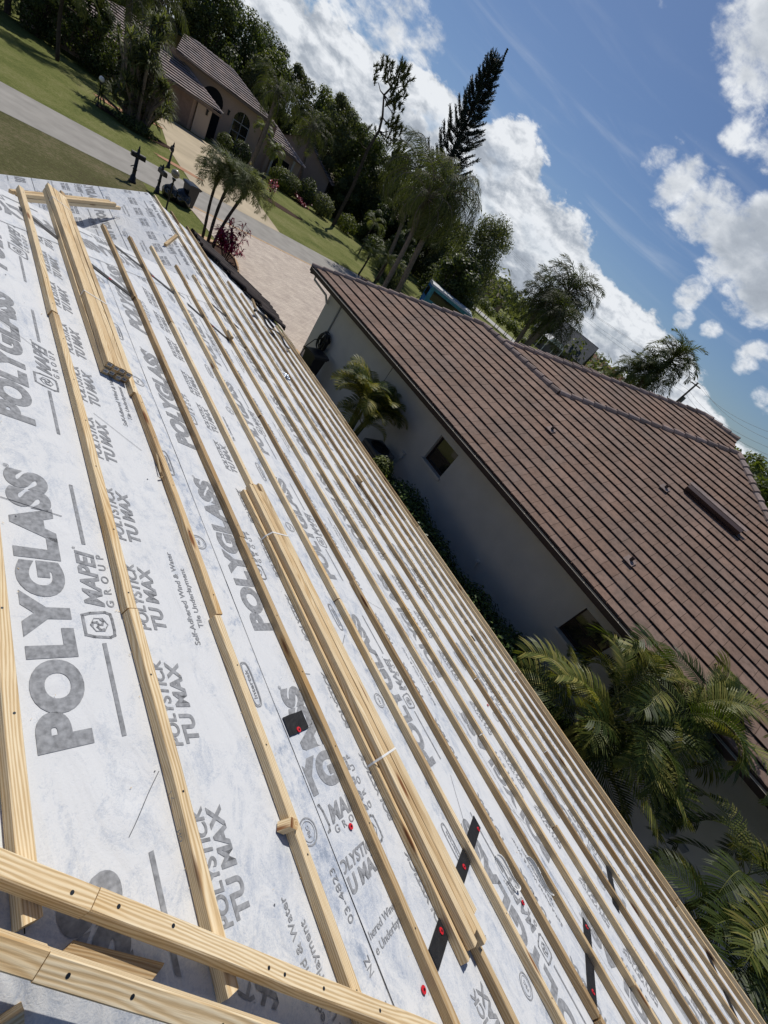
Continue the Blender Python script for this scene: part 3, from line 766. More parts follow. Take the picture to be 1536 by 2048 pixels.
def tape(pts, w=.062):
    b = MB()
    n = 10
    for (a, c) in zip(pts[:-1], pts[1:]):
        for k in range(n):
            p = Vector(a).lerp(Vector(c), k / n); q = Vector(a).lerp(Vector(c), (k + 1) / n)
            e = lambda t, s: .0025 * noise.noise(Vector((t.x * 30, t.y * 30, s)))
            P = [RP(p.x, p.y - w / 2 + e(p, 1), .006), RP(q.x, q.y - w / 2 + e(q, 1), .006), RP(q.x, q.y + w / 2 + e(q, 2), .006), RP(p.x, p.y + w / 2 + e(p, 2), .006)]
            b.face(P)
            for (m0, m1) in ((0, 1), (2, 3)):
                b.face([P[m0], P[m1], P[m1] - UN * .004, P[m0] - UN * .004][::-1])
    return b.build('tape_strip', M_black, house)


for pts in ([(1.69, -.565), (2.556, -.445)], [(2.735, -1.30), (3.215, -1.24)], [(.88, 3.93), (1.25, 3.84), (1.60, 3.77)], [(1.68, 4.745), (2.32, 4.70)], [(2.45, 4.70), (2.95, 4.55)], [(3.05, 5.5), (3.5, 5.4)], [(-.1, 3.05), (.62, 3.22)], [(3.9, -1.5), (4.4, -1.42)], [(4.9, -2.9), (5.6, -2.7)], [(4.75, .62), (4.85, .60)]):
    tape(pts, .062 if pts[0][0] < 1 or pts[0][0] > 1.65 else .055)
tape([(1.432, .308), (1.556, .316)], .075)

# ---- battens
LATH = .038; CH = .0022
def sec(w, h):
    c = CH; return [(c, 0), (w - c, 0), (w, c), (w, h - c), (w - c, h), (c, h), (0, h - c), (0, c)]


scr = MB(); scr.lathe([(0, .0006), (.003, .0006), (.0033, 0)], seg=9); scr_me = scr.mesh('screw', M_screw)


def batten(name, parent, u, y0, y1, w0=0.0, width=.034, h=LATH, du=0.0, rnd=None, screws=True):
    b = MB(); rnd = random.random() if rnd is None else rnd
    n = max(1, int((y1 - y0) / .25)); pr = sec(width, h); L = y1 - y0
    bow = random.uniform(-.006, .006); k0 = random.uniform(0, 50)
    def pt(t, a, z): return RP(u + du * t + bow * math.sin(math.pi * t) + a, y0 + L * t, w0 + z)
    for i in range(n):
        t0, t1 = i / n, (i + 1) / n; per = 0
        for q in range(8):
            a, c = pr[q], pr[(q + 1) % 8]; wd = math.hypot(a[0] - c[0], a[1] - c[1])
            b.face([pt(t0, *a), pt(t0, *c), pt(t1, *c), pt(t1, *a)], 0, [(L * t0, per), (L * t0, per + wd), (L * t1, per + wd), (L * t1, per)], rnd); per += wd
    b.face([pt(0, *q) for q in pr][::-1], 1, [q for q in pr][::-1], rnd); b.face([pt(1, *q) for q in pr], 1, pr, rnd)
    if screws:
        y = y0 + .05 + random.uniform(0, .06)
        while y < y1 - .03:
            t = (y - y0) / L; c = RP(u + du * t + bow * math.sin(math.pi * t) + width * random.uniform(.35, .65), y, w0 + h + .0006)
            b.face([c + (UD * math.cos(q) + Vector((0, 1, 0)) * math.sin(q)) * .0032 for q in [6.283 * k / 8 for k in range(8)]], 2, None, .5); y += random.choice([.28, .3, .33, .34, .29])
    return b.build(name, [M_pine, M_pine_end, M_screw], parent)


ROWS = [.198, .548, .896, 1.25, 1.60, 1.93, 2.272, 2.625, 2.96, 3.285, 3.62, 3.955, 4.29, 4.62, 4.95, 5.275, 5.585, 5.80]
JOINT = {2: .80, 3: .785, 4: 1.27, 6: .93, 7: 1.12, 8: .3}
ENDS = {2: 4.27, 3: 4.98, 4: 5.0, 5: 5.34, 6: 5.70, 7: 5.80, 8: 6.05}
random.seed(5)
for r, u in enumerate(ROWS):
    x = X_OF(u); ys = NEAR(x) + random.uniform(-.012, .012); ye = ENDS.get(r, (FAR(x) - .05) if x < XR else (YF + .1 + random.uniform(-.05, .05)))
    if u > 4.05: ye = 7.75 + random.uniform(-.05, .1)
    j = JOINT.get(r, random.uniform(0, 2.4)); js = []
    y = j
    while y > ys + .25: y -= 2.43
    y += 2.43
    cuts = [ys]
    while y < ye - .2: cuts.append(y); y += 2.43 + random.choice([0, 0, -.6, -1.0]) * (random.random() < .3)
    cuts.append(ye)
    for a, c in zip(cuts[:-1], cuts[1:]):
        rnd_ = random.random() ** 1.3 if r not in (4, 7) else random.uniform(.0, .14)
        batten('batten', house, u + random.uniform(-.005, .005), a + random.uniform(.001, .005), c - .002, du=random.uniform(-.006, .006), width=(.033 if r < 17 else .03) + random.uniform(-.0015, .0015), h=LATH + random.uniform(-.002, .002), rnd=rnd_)

# hip boards along the near hip
HD = Vector((1, -.947, 0)); HDm = (RP(U_OF(1), NEAR(1)) - RP(U_OF(0), NEAR(0))).normalized()
NN = Vector((0, -kn, 1)).normalized()       # normal of the plane behind the hip


def hip_board(p_mid, nrm, s0, s1, cuts, top=.038, rnds=(.6, .8)):
    side = HDm.cross(nrm).normalized()
    cc = [s0] + cuts + [s1]
    for i, (a, c) in enumerate(zip(cc[:-1], cc[1:])):
        b = MB(); n = max(2, int((c - a) / .3)); pr = sec(.0385, top); rn = rnds[i % len(rnds)]; off = side * random.uniform(-.0025, .0025)
        for k in range(n):
            q0 = a + .001 + (c - a - .002) * k / n; q1 = a + .001 + (c - a - .002) * (k + 1) / n; per = 0
            for q in range(8):
                A_, B_ = pr[q], pr[(q + 1) % 8]; wd = math.hypot(A_[0] - B_[0], A_[1] - B_[1])
                f = lambda s_, v: p_mid + off + HDm * s_ + side * (v[0] - .019) + nrm * (v[1] - top / 2)
                b.face([f(q0, A_), f(q0, B_), f(q1, B_), f(q1, A_)][::-1], 0, [(q0, per), (q0, per + wd), (q1, per + wd), (q1, per)][::-1], rn); per += wd
        f = lambda s_, v: p_mid + off + HDm * s_ + side * (v[0] - .019) + nrm * (v[1] - top / 2)
        b.face([f(a + .001, v) for v in pr], 1, pr, rn); b.face([f(c - .001, v) for v in pr][::-1], 1, pr[::-1], rn)
        s = a + .05
        while s < c:
            cen = p_mid + off + HDm * s + nrm * (top / 2 + .0008) + side * random.uniform(-.007, .007)
            b.face([cen + (HDm * math.cos(q) + side * math.sin(q)) * .0040 for q in [6.283 * k / 9 for k in range(9)]], 2, None, .5)
            s += random.choice([.13, .21, .05, .27])
        b.build('hip_board', [M_pine, M_pine_end, M_screw], house)


P1 = RP(.6525, .082, .057)
hip_board(P1, UN, -2.9, 5.5, [.0 - .012, 2.42], rnds=(.72, .55, .9))
P2 = RP(.586, .0025, .078) - NN * .019
hip_board(P2, NN, -2.9, 5.5, [-.055, 2.3], rnds=(.83, .48, .66))
# battens of the plane behind the hip, running across
XA = Vector((1, 0, 0)); DN = Vector((0, -1, -kn)).normalized()
for k, d0 in enumerate([-.10, .24, .58, .92, 1.26, 1.6]):
    y = -d0 * .93 - .08; x1 = (.211 - y) / .947 - .10
    b = MB(); p0 = Vector((x1 - 2.4, y, ZN(y))); p1 = Vector((x1, y, ZN(y)))
    b.prism(sec(.034, .038), p0, p1, DN, NN, 0, endmat=1, rnd=random.random()); o = b.build('batten', [M_pine, M_pine_end], house)
# rough off-cut under the hip boards
b = MB(); b.prism([(0, 0), (.032, 0), (.036, .010), (.026, .016), (0, .012)], RP(.60, .040, .004), RP(.76, -.085, .003), UD * .9 + Vector((0, .3, 0)), UN, 0, endmat=1, rnd=.05)
tag(b.build('wood_offcut', [M_pine, M_pine_end]), 'rough brown sliver of wood lying under the nearest hip board', 'wood offcut', 'loose wood offcuts on the roof')

# fascia, rake boards, walls under our roof
b = MB(); b.box((XE + .012, (NEAR(XE) + YF) / 2, ZM(XE) - .10), (.02, YF - NEAR(XE), .17), 0, rnd=.4); b.build('fascia', [M_pine], house)
b = MB(); b.face([RP(U_OF(XR), YF + .02, -.02), RP(U_OF(XE), YF + .02, -.02), RP(U_OF(XE), YF + .02, -.2), RP(U_OF(XR), YF + .02, -.2)], rnd=.4); b.face([(XR, YF + .02, ZM(XR) - .02), (-.93, YF + .02, ZB(-.93) - .02), (-.93, YF + .02, ZB(-.93) - .2), (XR, YF + .02, ZM(XR) - .2)][::-1], rnd=.4); b.build('rake_board', [M_brown], house)
b = MB(); b.box((-3.8, 2.1, 1.25), (16.4, 12.6, 2.5)); b.build('wall', M_stucco_w, house)

# remaining old dark tiles on the front corner
old = MB(); cols = 7; tw = .175
for c in range(cols):
    y0 = 7.98 + c * tw
    us_ = np.arange(4.02, 5.86, .33); first = 4.0 if c > 2 else 4.25 + (3 - c) * .33
    for u in np.arange(first, 5.80, .33):
        rn = random.random(); jit = random.uniform(-.01, .01)
        prof = [(math.cos(math.pi * k / 6) * tw * .40, math.sin(math.pi * k / 6) * .055) for k in range(7)]
        prof = prof + [(-tw * .5, .005)]; prof = [(tw * .5, .005)] + prof
        A = [RP(u, y0 + tw / 2 + a, .045 + z_) for a, z_ in prof]; B = [RP(u + .38, y0 + tw / 2 + a + jit, .07 + z_) for a, z_ in prof]
        for i in range(len(prof) - 1): old.face([A[i], A[i + 1], B[i + 1], B[i]][::-1], 0, None, rn)
        old.face([p for p in B] + [RP(u + .38, y0 + tw / 2 - tw * .5, .035), RP(u + .38, y0 + tw / 2 + tw * .5, .035)], 0, None, rn)
old.face([RP(4.0, YF + .03, .0), RP(5.86, YF + .03, .0), RP(5.86, YF + .03, .11), RP(4.0, YF + .03, .09)], 0, None, .3)
ot = old.build('old_roof_tile', M_tileold, house); ot['label'] = 'strip of old dark barrel tiles left along the front corner of the stripped roof'

# pencil and snap lines, scratches on the membrane; sawdust and splinters
R = random.Random(17); b = MB()
for (u0, y0, u1, y1, w) in [(.60, 1.22, .77, 1.19, .0012), (.78, .18, .89, .30, .0010), (1.62, .52, 1.72, .50, .0012), (2.30, .40, 2.42, .47, .0012), (2.10, .62, 2.20, .70, .0015), (.62, 2.35, .86, 2.2, .0010), (1.0, 1.9, 1.2, 1.75, .0010), (2.35, -.50, 2.55, -.20, .0012), (2.98, -.4, 3.2, -.7, .0012), (1.66, -.9, 1.9, -1.2, .001), (2.65, 1.0, 2.9, .9, .001), (3.3, .3, 3.55, .5, .001)]:
    n = 8; P = [RP(u0 + (u1 - u0) * k / n + .0012 * math.sin(k * .9), y0 + (y1 - y0) * k / n, .0025) for k in range(n + 1)]
    for p, q in zip(P[:-1], P[1:]):
        d = (q - p).normalized(); sd = d.cross(UN) * w; b.face([p - sd, q - sd, q + sd, p + sd])
for _ in range(150):
    u, y = R.uniform(.5, 5.5), R.uniform(-2.5, 7); r_ = R.uniform(.0012, .0035); b.face([RP(u + r_ * math.cos(a), y + r_ * R.uniform(.6, 1.6) * math.sin(a), .0025) for a in (0, 1.2, 2.5, 3.8, 5.0)])
tag(b.build('scuff_mark', simple('pencil grey scuff', (.10, .105, .12), .9), house), kind='stuff')
b = MB()
for _ in range(1500):
    k = R.randrange(1, len(ROWS)); u = ROWS[k] + R.choice([-.012, -.006, -.02, .04, .05]) * R.random() * 1.6 + (0 if R.random() < .8 else R.uniform(-.15, .15)); y = R.uniform(NEAR(X_OF(u)) + .05, 6.5); a = R.uniform(0, 6.28); l = R.uniform(.002, .009) * (1 if R.random() < .95 else 2.5); d = UD * math.cos(a) + Vector((0, 1, 0)) * math.sin(a); sd = d.cross(UN) * R.uniform(.0006, .0016)
    c = RP(u, y, R.uniform(.003, .0055)); b.face([c - d * l / 2 - sd, c + d * l / 2 - sd * .4, c + d * l / 2 + sd * .4, c - d * l / 2 + sd], 0, None, R.random())
tag(b.build('sawdust', simple('fresh sawdust', (.66, .50, .29), .9)), 'pale sawdust and splinters scattered along the battens', 'sawdust', kind='stuff')

# pencil marks and a faint stamp on the upslope face of the third batten
b = MB(); P, F = fit('ON', .026, .012, bold=.01)
for f in F: b.face([RP(.8935, .118 + P[i][0], .010 + P[i][1]) for i in f][::-1])
for (y0, w0, y1, w1) in ((.20, .012, .222, .020), (.222, .020, .216, .028), (.232, .010, .236, .026), (.15, .028, .165, .030)):
    P, F = path2([(y0, w0), (y1, w1)], .0016)
    for f in F: b.face([RP(.8935, P[i][0], P[i][1]) for i in f][::-1])
b.build('grade_stamp', M_ink, house)
# ------------------------------------------------------------------ loose things on the roof
random.seed(21)
M_label = simple('white end label', (.62, .64, .66), .6); M_barc = simple('label print', (.03, .03, .035), .6)


def sticks_bundle(label, spots, y0, L, slab=False, ends=False, strapy=(), rz=0.0, strapbox=None, rn=(.5, 1)):
    ctr = RP(spots[0][0], y0 + L / 2, 0)
    t = empty('lumber_bundle', ctr, label, 'lumber bundle', 'bundles of pine battens waiting on the roof')
    for (u, w, dy) in spots:
        a, c = y0 + dy, y0 + dy + L
        rnd = random.uniform(*rn)
        o = batten('lumber_stick', t, u, a, c, w0=w, width=.0335, h=.0375, du=random.uniform(-.004, .004), rnd=rnd, screws=False)
        if ends:
            b = MB(); q = lambda p, r: RP(u + .0335 * p, a - .0012, w + .0375 * r)
            b.face([q(.16, .42), q(.84, .42), q(.84, .86), q(.16, .86)])
            for k in range(6): b.face([RP(u + .0335 * (.2 + k * .09), a - .0022, w + .0375 * .5), RP(u + .0335 * (.245 + k * .09), a - .0022, w + .0375 * .5), RP(u + .0335 * (.245 + k * .09), a - .0022, w + .0375 * .78), RP(u + .0335 * (.2 + k * .09), a - .0022, w + .0375 * .78)], 1)
            b.build('end_label', [M_label, M_barc], o) if False else part_on(o, 'end_label', b.mesh('end_label', [M_label, M_barc]), o.parent.matrix_basis.inverted() if False else Matrix.Identity(4))
    for y in strapy:
        b = MB(); pts = [RP(u, y + dy, w) for u, w, dy in strapbox]
        for p, q in zip(pts, pts[1:] + pts[:1]):
            wv = Vector((0, .0045, 0)); b.face([p - wv, q - wv, q + wv, p + wv])
        b.build('strap', M_white, t)
    return t


# eight sticks with labelled ends next to the second batten
sp = [(1.105 + .0345 * c, .0 + .038 * r, random.uniform(-.012, .012)) for c in range(4) for r in range(2)]
sticks_bundle('tied bundle of pale pine sticks with white labels on their near ends', sp, 2.32, 2.40, ends=True,
              strapy=(3.05, 4.45), strapbox=[(1.102, 0, 0), (1.102, .0775, .01), (1.245, .0775, .02), (1.245, .0, .03)], rn=(.45, 1))
sp = [(1.83, 0, -.02), (1.866, 0.0, .0), (1.85, .0385, .0), (1.886, .0385, .02), (1.9215, .0385, -.03), (1.957, .0385, .05)]
sticks_bundle('tied bundle of tan pine sticks lying over a batten in the middle of the roof', sp, -.64, 2.36, strapy=(.048, 1.33),
              strapbox=[(1.828, 0, 0), (1.828, .038, 0), (1.848, .0775, 0), (1.992, .0775, .004), (1.992, .04, .006), (1.96, .0, .0)], rn=(.35, 1))
# boards bridging the valley by the wing roof
t = empty('board_stack', (1.4, 7.8, 3.4), 'short stack of pine boards bridging the hollow beside the wing roof', 'board stack')
A = G(22, 398, 3.50); B_ = G(236, 417, 3.57); dr = (B_ - A).normalized(); sd = Vector((-dr.y, dr.x, 0)).normalized()
for i, (so_, zo, e, l0) in enumerate([(-.04, 0, 0, 0), (.0, 0, -.05, .1), (.045, .0, -.14, .2), (.09, .0, -.2, .1), (-.035, .042, -.1, .05), (.01, .042, -.16, .15)]):
    b = MB(); b.prism(sec(.040, .042), A + sd * so_ + Vector((0, 0, zo)) + dr * l0, B_ + sd * so_ + Vector((0, 0, zo)) + dr * e, sd, Vector((0, 0, 1)), 0, endmat=1, rnd=.5 + .09 * i)
    b.build('board', [M_pine, M_pine_end], t)
# offcut blocks
def block(label, p0, p1, w, h, ux, uz, rnd, skew=0.0):
    b = MB(); b.prism(sec(w, h), p0, p1, ux, uz, 0, endmat=1, rnd=rnd); return tag(b.build('wood_block', [M_pine, M_pine_end]), label, 'wood block', 'loose wood offcuts on the roof')
block('small square cut block leaning on the third batten above the hip boards', RP(1.212, .022, .006), RP(1.226, .012, .048), .030, .030, (UD * .6 + Vector((0, .8, 0))).normalized(), (Vector((0, -.6, 0)) + UD * .8).normalized(), .7)
b0 = ZB(2.36) + 3 * 0; block('pale stick offcut lying slanted on the wing roof against its ridge batten', Vector((2.34, 7.22, ZB(2.34) + .004)), Vector((2.56, 7.55, ZB(2.50) + .03)), .04, .038, (.83, -.55, .1), (-.2, 0, .98), .95)
block('short offcut sitting on a batten beside the middle of the wing', RP(2.915, 4.50, .040), RP(2.925, 4.64, .040), .04, .035, UD, UN, .5)
block('tiny cut block on a batten far down the slope level with the small palm', RP(4.262, 2.76, .040), RP(4.255, 2.86, .040), .036, .034, UD, UN, .8)
# split batten sliver
b = MB(); b.prism([(0, 0), (.006, 0), (.003, .007)], RP(1.245, 1.60, .02), RP(1.262, 1.78, .026), UD, UN, 0, rnd=.9); b.prism([(0, 0), (.01, 0), (.006, .006)], RP(1.236, 1.56, .014), RP(1.275, 1.585, .016), Vector((0, 1, 0)), UN, 0, rnd=.9)
tag(b.build('wood_splinter', [M_pine]), 'split splinter of wood sticking out from the third batten', 'splinter')
# crumpled foil wrapper
b = MB(); bm = bmesh.new(); bmesh.ops.create_icosphere(bm, subdivisions=3, radius=.045)
for v in bm.verts: v.co += v.co.normalized() * .022 * noise.noise(v.co * 60); v.co.z *= .6; v.co.y *= 1.5
me = bpy.data.meshes.new('foil_wrapper'); bm.to_mesh(me); bm.free(); me.materials.append(M_foil)
o = bpy.data.objects.new('foil_wrapper', me); COL.objects.link(o); o.matrix_basis = on_roof(4.03, 4.70, .055); tag(o, 'crumpled silver blue foil wrapper resting on a batten', 'wrapper')
# loops of cut white strapping
def loop(label, u, y, rx, ry, rz, n=26):
    b = MB(); pts = []
    for k in range(n + 1):
        a = 2 * math.pi * k / n; x, y_ = rx * math.copysign(abs(math.cos(a)) ** .7, math.cos(a)), ry * math.copysign(abs(math.sin(a)) ** .8, math.sin(a)); c, s = math.cos(rz), math.sin(rz)
        pts.append((u + x * c - y_ * s, y + x * s + y_ * c, .008 + .006 * math.sin(3 * a)))
    for p, q in zip(pts[:-1], pts[1:]):
        P, Q = RP(*p), RP(*q); d = Vector((0, 0, 1)) * .010; b.face([P, Q, Q + UN * .010, P + UN * .010]); b.face([P, Q, Q + UN * .010, P + UN * .010][::-1])
        e = (P - RP(u, y)).normalized() * .006; b.face([P + UN * .01, Q + UN * .01, Q + UN * .01 + e, P + UN * .01 + e])
    return tag(b.build('strapping_loop', M_white), label, 'strapping', 'offcuts of white strapping')
loop('curled white strapping loop lying between battens near the long black tape', 2.565, -.69, .032, .085, .25)
loop('squashed white strapping loop low on the roof, right of the other loop', 2.93, -.87, .014, .10, .1)
# black perforated bracket with its pale handle, at the old tiles
t = empty('perforated_bracket', RP(4.75, 7.0, 0), 'black perforated bracket with a pale wooden grip lying beside the old dark tiles', 'bracket')
b = MB(); nseg = 24; hw = .075; cen = [Vector((4.60 + .62 * k / nseg, 7.10 - .55 * k / nseg)) for k in range(nseg + 1)]
dirp = Vector((.62, -.55)).normalized(); nrp = Vector((-dirp.y, dirp.x))
for k in range(nseg):
    hole = (k % 6) in (2, 3, 4)
    z0, z1 = .085 + .03 * math.sin(k * .5), .085 + .03 * math.sin((k + 1) * .5)
    for (a, c) in (((-1, -.42), (.42, 1)) if hole else ((-1, 1),)):
        P = [RP(*(cen[k] + nrp * hw * a), z0), RP(*(cen[k + 1] + nrp * hw * a), z1), RP(*(cen[k + 1] + nrp * hw * c), z1), RP(*(cen[k] + nrp * hw * c), z0)]
        b.face(P); b.face([p - UN * .01 for p in P][::-1])
        for i in range(4): b.face([P[i], P[i] - UN * .01, P[(i + 1) % 4] - UN * .01, P[(i + 1) % 4]])
b.build('plate', M_metal_k, t)
b = MB(); b.prism([(0, 0), (.045, 0), (.045, .03), (0, .03)], RP(4.52, 6.98, .09), RP(4.42, 7.12, .16), UD, UN, 0, rnd=.2); b.build('grip', [M_pine], t)
b = MB(); b.tube([RP(4.44, 6.86, .10), RP(4.52, 6.98, .11), RP(4.62, 7.06, .10), RP(4.80, 7.0, .12), RP(4.95, 6.9, .10)], .022, 7); b.build('arm', M_metal_k, t)

# ------------------------------------------------------------------ tile roofs
def clip_poly(P, Q):             # convex polygon P against convex Q (counter-clockwise)
    out = P
    for i in range(len(Q)):
        a, b_ = Q[i], Q[(i + 1) % len(Q)]; inp = out; out = []
        if not inp: return []
        s = lambda p: (b_[0] - a[0]) * (p[1] - a[1]) - (b_[1] - a[1]) * (p[0] - a[0])
        for j in range(len(inp)):
            p, q = inp[j], inp[(j + 1) % len(inp)]; sp, sq = s(p), s(q)
            if sp >= 0: out.append(p)
            if (sp > 0 and sq < 0) or (sp < 0 and sq > 0):
                t_ = sp / (sp - sq); out.append((p[0] + (q[0] - p[0]) * t_, p[1] + (q[1] - p[1]) * t_))
    return out


def ccw(Q):
    a = sum(Q[i][0] * Q[(i + 1) % len(Q)][1] - Q[(i + 1) % len(Q)][0] * Q[i][1] for i in range(len(Q))); return Q if a > 0 else Q[::-1]


def tiles(b, org, e, s, polys, course=.34, tw=.33, butt=.05, jitter=.003, gap=.007, mat=0, stagger=True, under=True):
    """flat tiles on the plane org + a*e + b*s; polys are convex areas in (a, b)"""
    e = Vector(e).normalized(); s = Vector(s).normalized(); n = e.cross(s); n = n if n.z > 0 else -n; org = Vector(org)
    for Q in polys:
        Q = ccw(Q); amin, amax = min(q[0] for q in Q), max(q[0] for q in Q); bmin, bmax = min(q[1] for q in Q), max(q[1] for q in Q)
        for k in range(int(math.floor(bmin / course)), int(math.ceil(bmax / course)) + 1):
            off = ((k % 2) * .5 + .13 * math.sin(k * 1.7)) * tw if stagger else 0
            for i in range(int(math.floor((amin - off) / tw)) - 1, int(math.ceil((amax - off) / tw)) + 1):
                a0 = off + i * tw + gap / 2; a1 = a0 + tw - gap; b0 = k * course; b1 = b0 + course + .012
                P = clip_poly([(a0, b0), (a1, b0), (a1, b1), (a0, b1)], Q)
                if len(P) < 3: continue
                rr = random.Random(k * 7919 + i * 31 + int(org.x * 10)); rn = min(1, max(0, rr.gauss(.5, .22))); jz = rr.uniform(-jitter, jitter) * 1.6; b0j = rr.uniform(-.004, .004)
                z = lambda q: butt * (1 - (q[1] - b0) / (b1 - b0)) + jz * (1 - (q[1] - b0) / (b1 - b0))
                T3 = [org + e * q[0] + s * q[1] + n * (z(q) + .004) for q in P]
                b.face(T3 if (T3[1] - T3[0]).cross(T3[2] - T3[1]).dot(n) > 0 else T3[::-1], mat, [(q[0], q[1]) for q in P], rn)
                for j in range(len(P)):
                    p, q = P[j], P[(j + 1) % len(P)]
                    if abs(p[1] - b0) < 1e-4 and abs(q[1] - b0) < 1e-4:      # butt
                        A_, B_ = T3[j], T3[(j + 1) % len(P)]; th = butt * .38; C_, D_ = B_ - n * th, A_ - n * th; b.face([A_, B_, C_, D_], mat, None, rn); rc = s * .045; b.face([D_, C_, C_ + rc, D_ + rc], mat, None, rn); b.face([D_ + rc, C_ + rc, C_ + rc - n * butt * .7, D_ + rc - n * butt * .7], mat + 1, None, .2); b.face([D_ + rc - n * (butt * .55), C_ + rc - n * (butt * .55), C_ - n * (butt * .55) - s * .012, D_ - n * (butt * .55) - s * .012], mat + 1, None, .2)  # recess added and coloured black to deepen the shade lines between courses
        if under:
            U_ = [org + e * q[0] + s * q[1] - n * .003 for q in Q]; b.face(U_, mat + 1 if under == 2 else mat, None, .0)


def ridge_caps(b, p0, p1, w=.105, h=.065, step=.38, lift=.032, mat=0, z0=.02):
    p0 = Vector(p0); p1 = Vector(p1); d = (p1 - p0); L = d.length; d.normalize(); side = d.cross(Vector((0, 0, 1))).normalized(); up = side.cross(d)
    n = max(1, int(round(L / step))); st = L / n
    for k in range(n):
        a = p0 + d * (k * st); c = a + d * (st + .05); rn = random.random()
        prof = [(-w, 0), (-w * .62, h * .72), (-w * .25, h), (w * .25, h), (w * .62, h * .72), (w, 0)]
        A_ = [a + side * x * 1.08 + up * (y * 1.06 + lift + z0) for x, y in prof]; B_ = [c + side * x * .92 + up * (y * .9 + z0) for x, y in prof]
        for i in range(5): b.face([A_[i], A_[i + 1], B_[i + 1], B_[i]][::-1], mat, None, rn)
        b.face([A_[0] - up * .03] + A_ + [A_[-1] - up * .03], mat, None, rn * .5)
        b.face([A_[0], B_[0], B_[0] - up * .08, A_[0] - up * .08], mat, None, rn); b.face([A_[-1], B_[-1], B_[-1] - up * .08, A_[-1] - up * .08][::-1], mat, None, rn)


# ------------------------------------------------------------------ the next house
KB = .42; cs = 1 / math.hypot(1, KB); sn = KB * cs
X0 = 8.95; Z0 = CAMZ - 3.1
nb = empty('neighbour_house', (13, 4, 0), 'white neighbouring house with a brown flat tile roof and dark brown gutter', 'house')
S1 = Vector((cs, 0, sn)); E1 = Vector((0, 1, 0))
AB = lambda x, y: (y, (x - X0) / cs)          # plan -> plane coordinates of the big slope
P = dict(f0=AB(X0 + .10, 13.9), ap=AB(13.3, 9.9), re=AB(13.27, 6.01), ce=AB(17.49, 1.95), bk=AB(X0 + .10, -6.55), mid=AB(X0 + .10, 6.01))
b = MB(); org = Vector((X0, 0, Z0))
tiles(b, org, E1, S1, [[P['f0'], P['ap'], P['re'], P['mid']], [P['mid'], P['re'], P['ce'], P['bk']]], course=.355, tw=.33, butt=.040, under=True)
# front hip slope, rear hip slope, far slopes (mostly turned away)
def plane_face(b, pts, m=0): b.face(pts, m, None, .4)
APX = Vector((13.3, 9.9, Z0 + KB * 4.35)); REX = Vector((13.27, 6.01, Z0 + KB * 4.32)); CEX = Vector((17.49, 1.95, Z0 + KB * 8.54))
F0 = Vector((X0, 14.05, Z0)); F1 = Vector((17.7, 14.05, Z0)); BK = Vector((X0, -6.6, Z0))
plane_face(b, [F0, APX, F1]); plane_face(b, [APX, REX, Vector((17.7, 1.7, Z0)), F1]); plane_face(b, [REX, CEX, Vector((17.6, 6.2, Z0 + .9))]); plane_face(b, [BK, CEX, Vector((26, -6.6, Z0))][::-1])
# second wing: slope facing us behind the hip
o2 = Vector((20.0, 0, CAMZ + .88)); z2 = lambda x: o2.z + KB * (x - 20)
S2 = S1; A2 = lambda x, y: (y, (x - 20) / cs)
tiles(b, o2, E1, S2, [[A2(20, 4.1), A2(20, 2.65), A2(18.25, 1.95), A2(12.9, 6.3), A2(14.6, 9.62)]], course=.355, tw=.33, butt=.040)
plane_face(b, [(20, 4.1, z2(20)), (20, 2.65, z2(20)), (27, 2.6, z2(13)), (27, 11, z2(13))])
# third, farther wing
z3 = lambda x: CAMZ - 8.3 + KB * x
g3 = lambda px, py: hit(px, py, (-KB, 0, 1), CAMZ - 8.3)
q0, q1, q2, q3 = g3(1037, 691), g3(1195, 748), g3(1215, 775), g3(1028, 705)
o3 = Vector((q0.x, 0, z3(q0.x))); A3 = lambda p: (p.y, (p.x - o3.x) / cs)
q4 = Vector((q3.x - 1.5, q3.y - .5, 0)); q5 = Vector((q2.x - 2.5, q2.y - 2.5, 0))
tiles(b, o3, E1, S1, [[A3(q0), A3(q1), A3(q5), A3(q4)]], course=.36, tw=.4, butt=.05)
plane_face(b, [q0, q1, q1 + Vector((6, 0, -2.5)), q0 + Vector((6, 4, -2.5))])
rf = b.build('roof', [M_tile, M_gapshade], nb)
for nm, (p, q) in {'a': (F0 + Vector((.05, 0, 0)), APX), 'b': (REX, APX), 'c': (REX, CEX), 'd': (BK + Vector((.05, .05, 0)), CEX), 'e': (g3(1037, 691) * 1, g3(1195, 748)),
                   'f': (Vector((14.4, 9.95, z2(14.4))), Vector((20, 4.05, z2(20)))), 'g': (Vector((20, 2.6, z2(20))), Vector((20, 4.1, z2(20))))}.items():
    b = MB(); ridge_caps(b, p, q); b.build('ridge_cap', M_tilecap, nb)
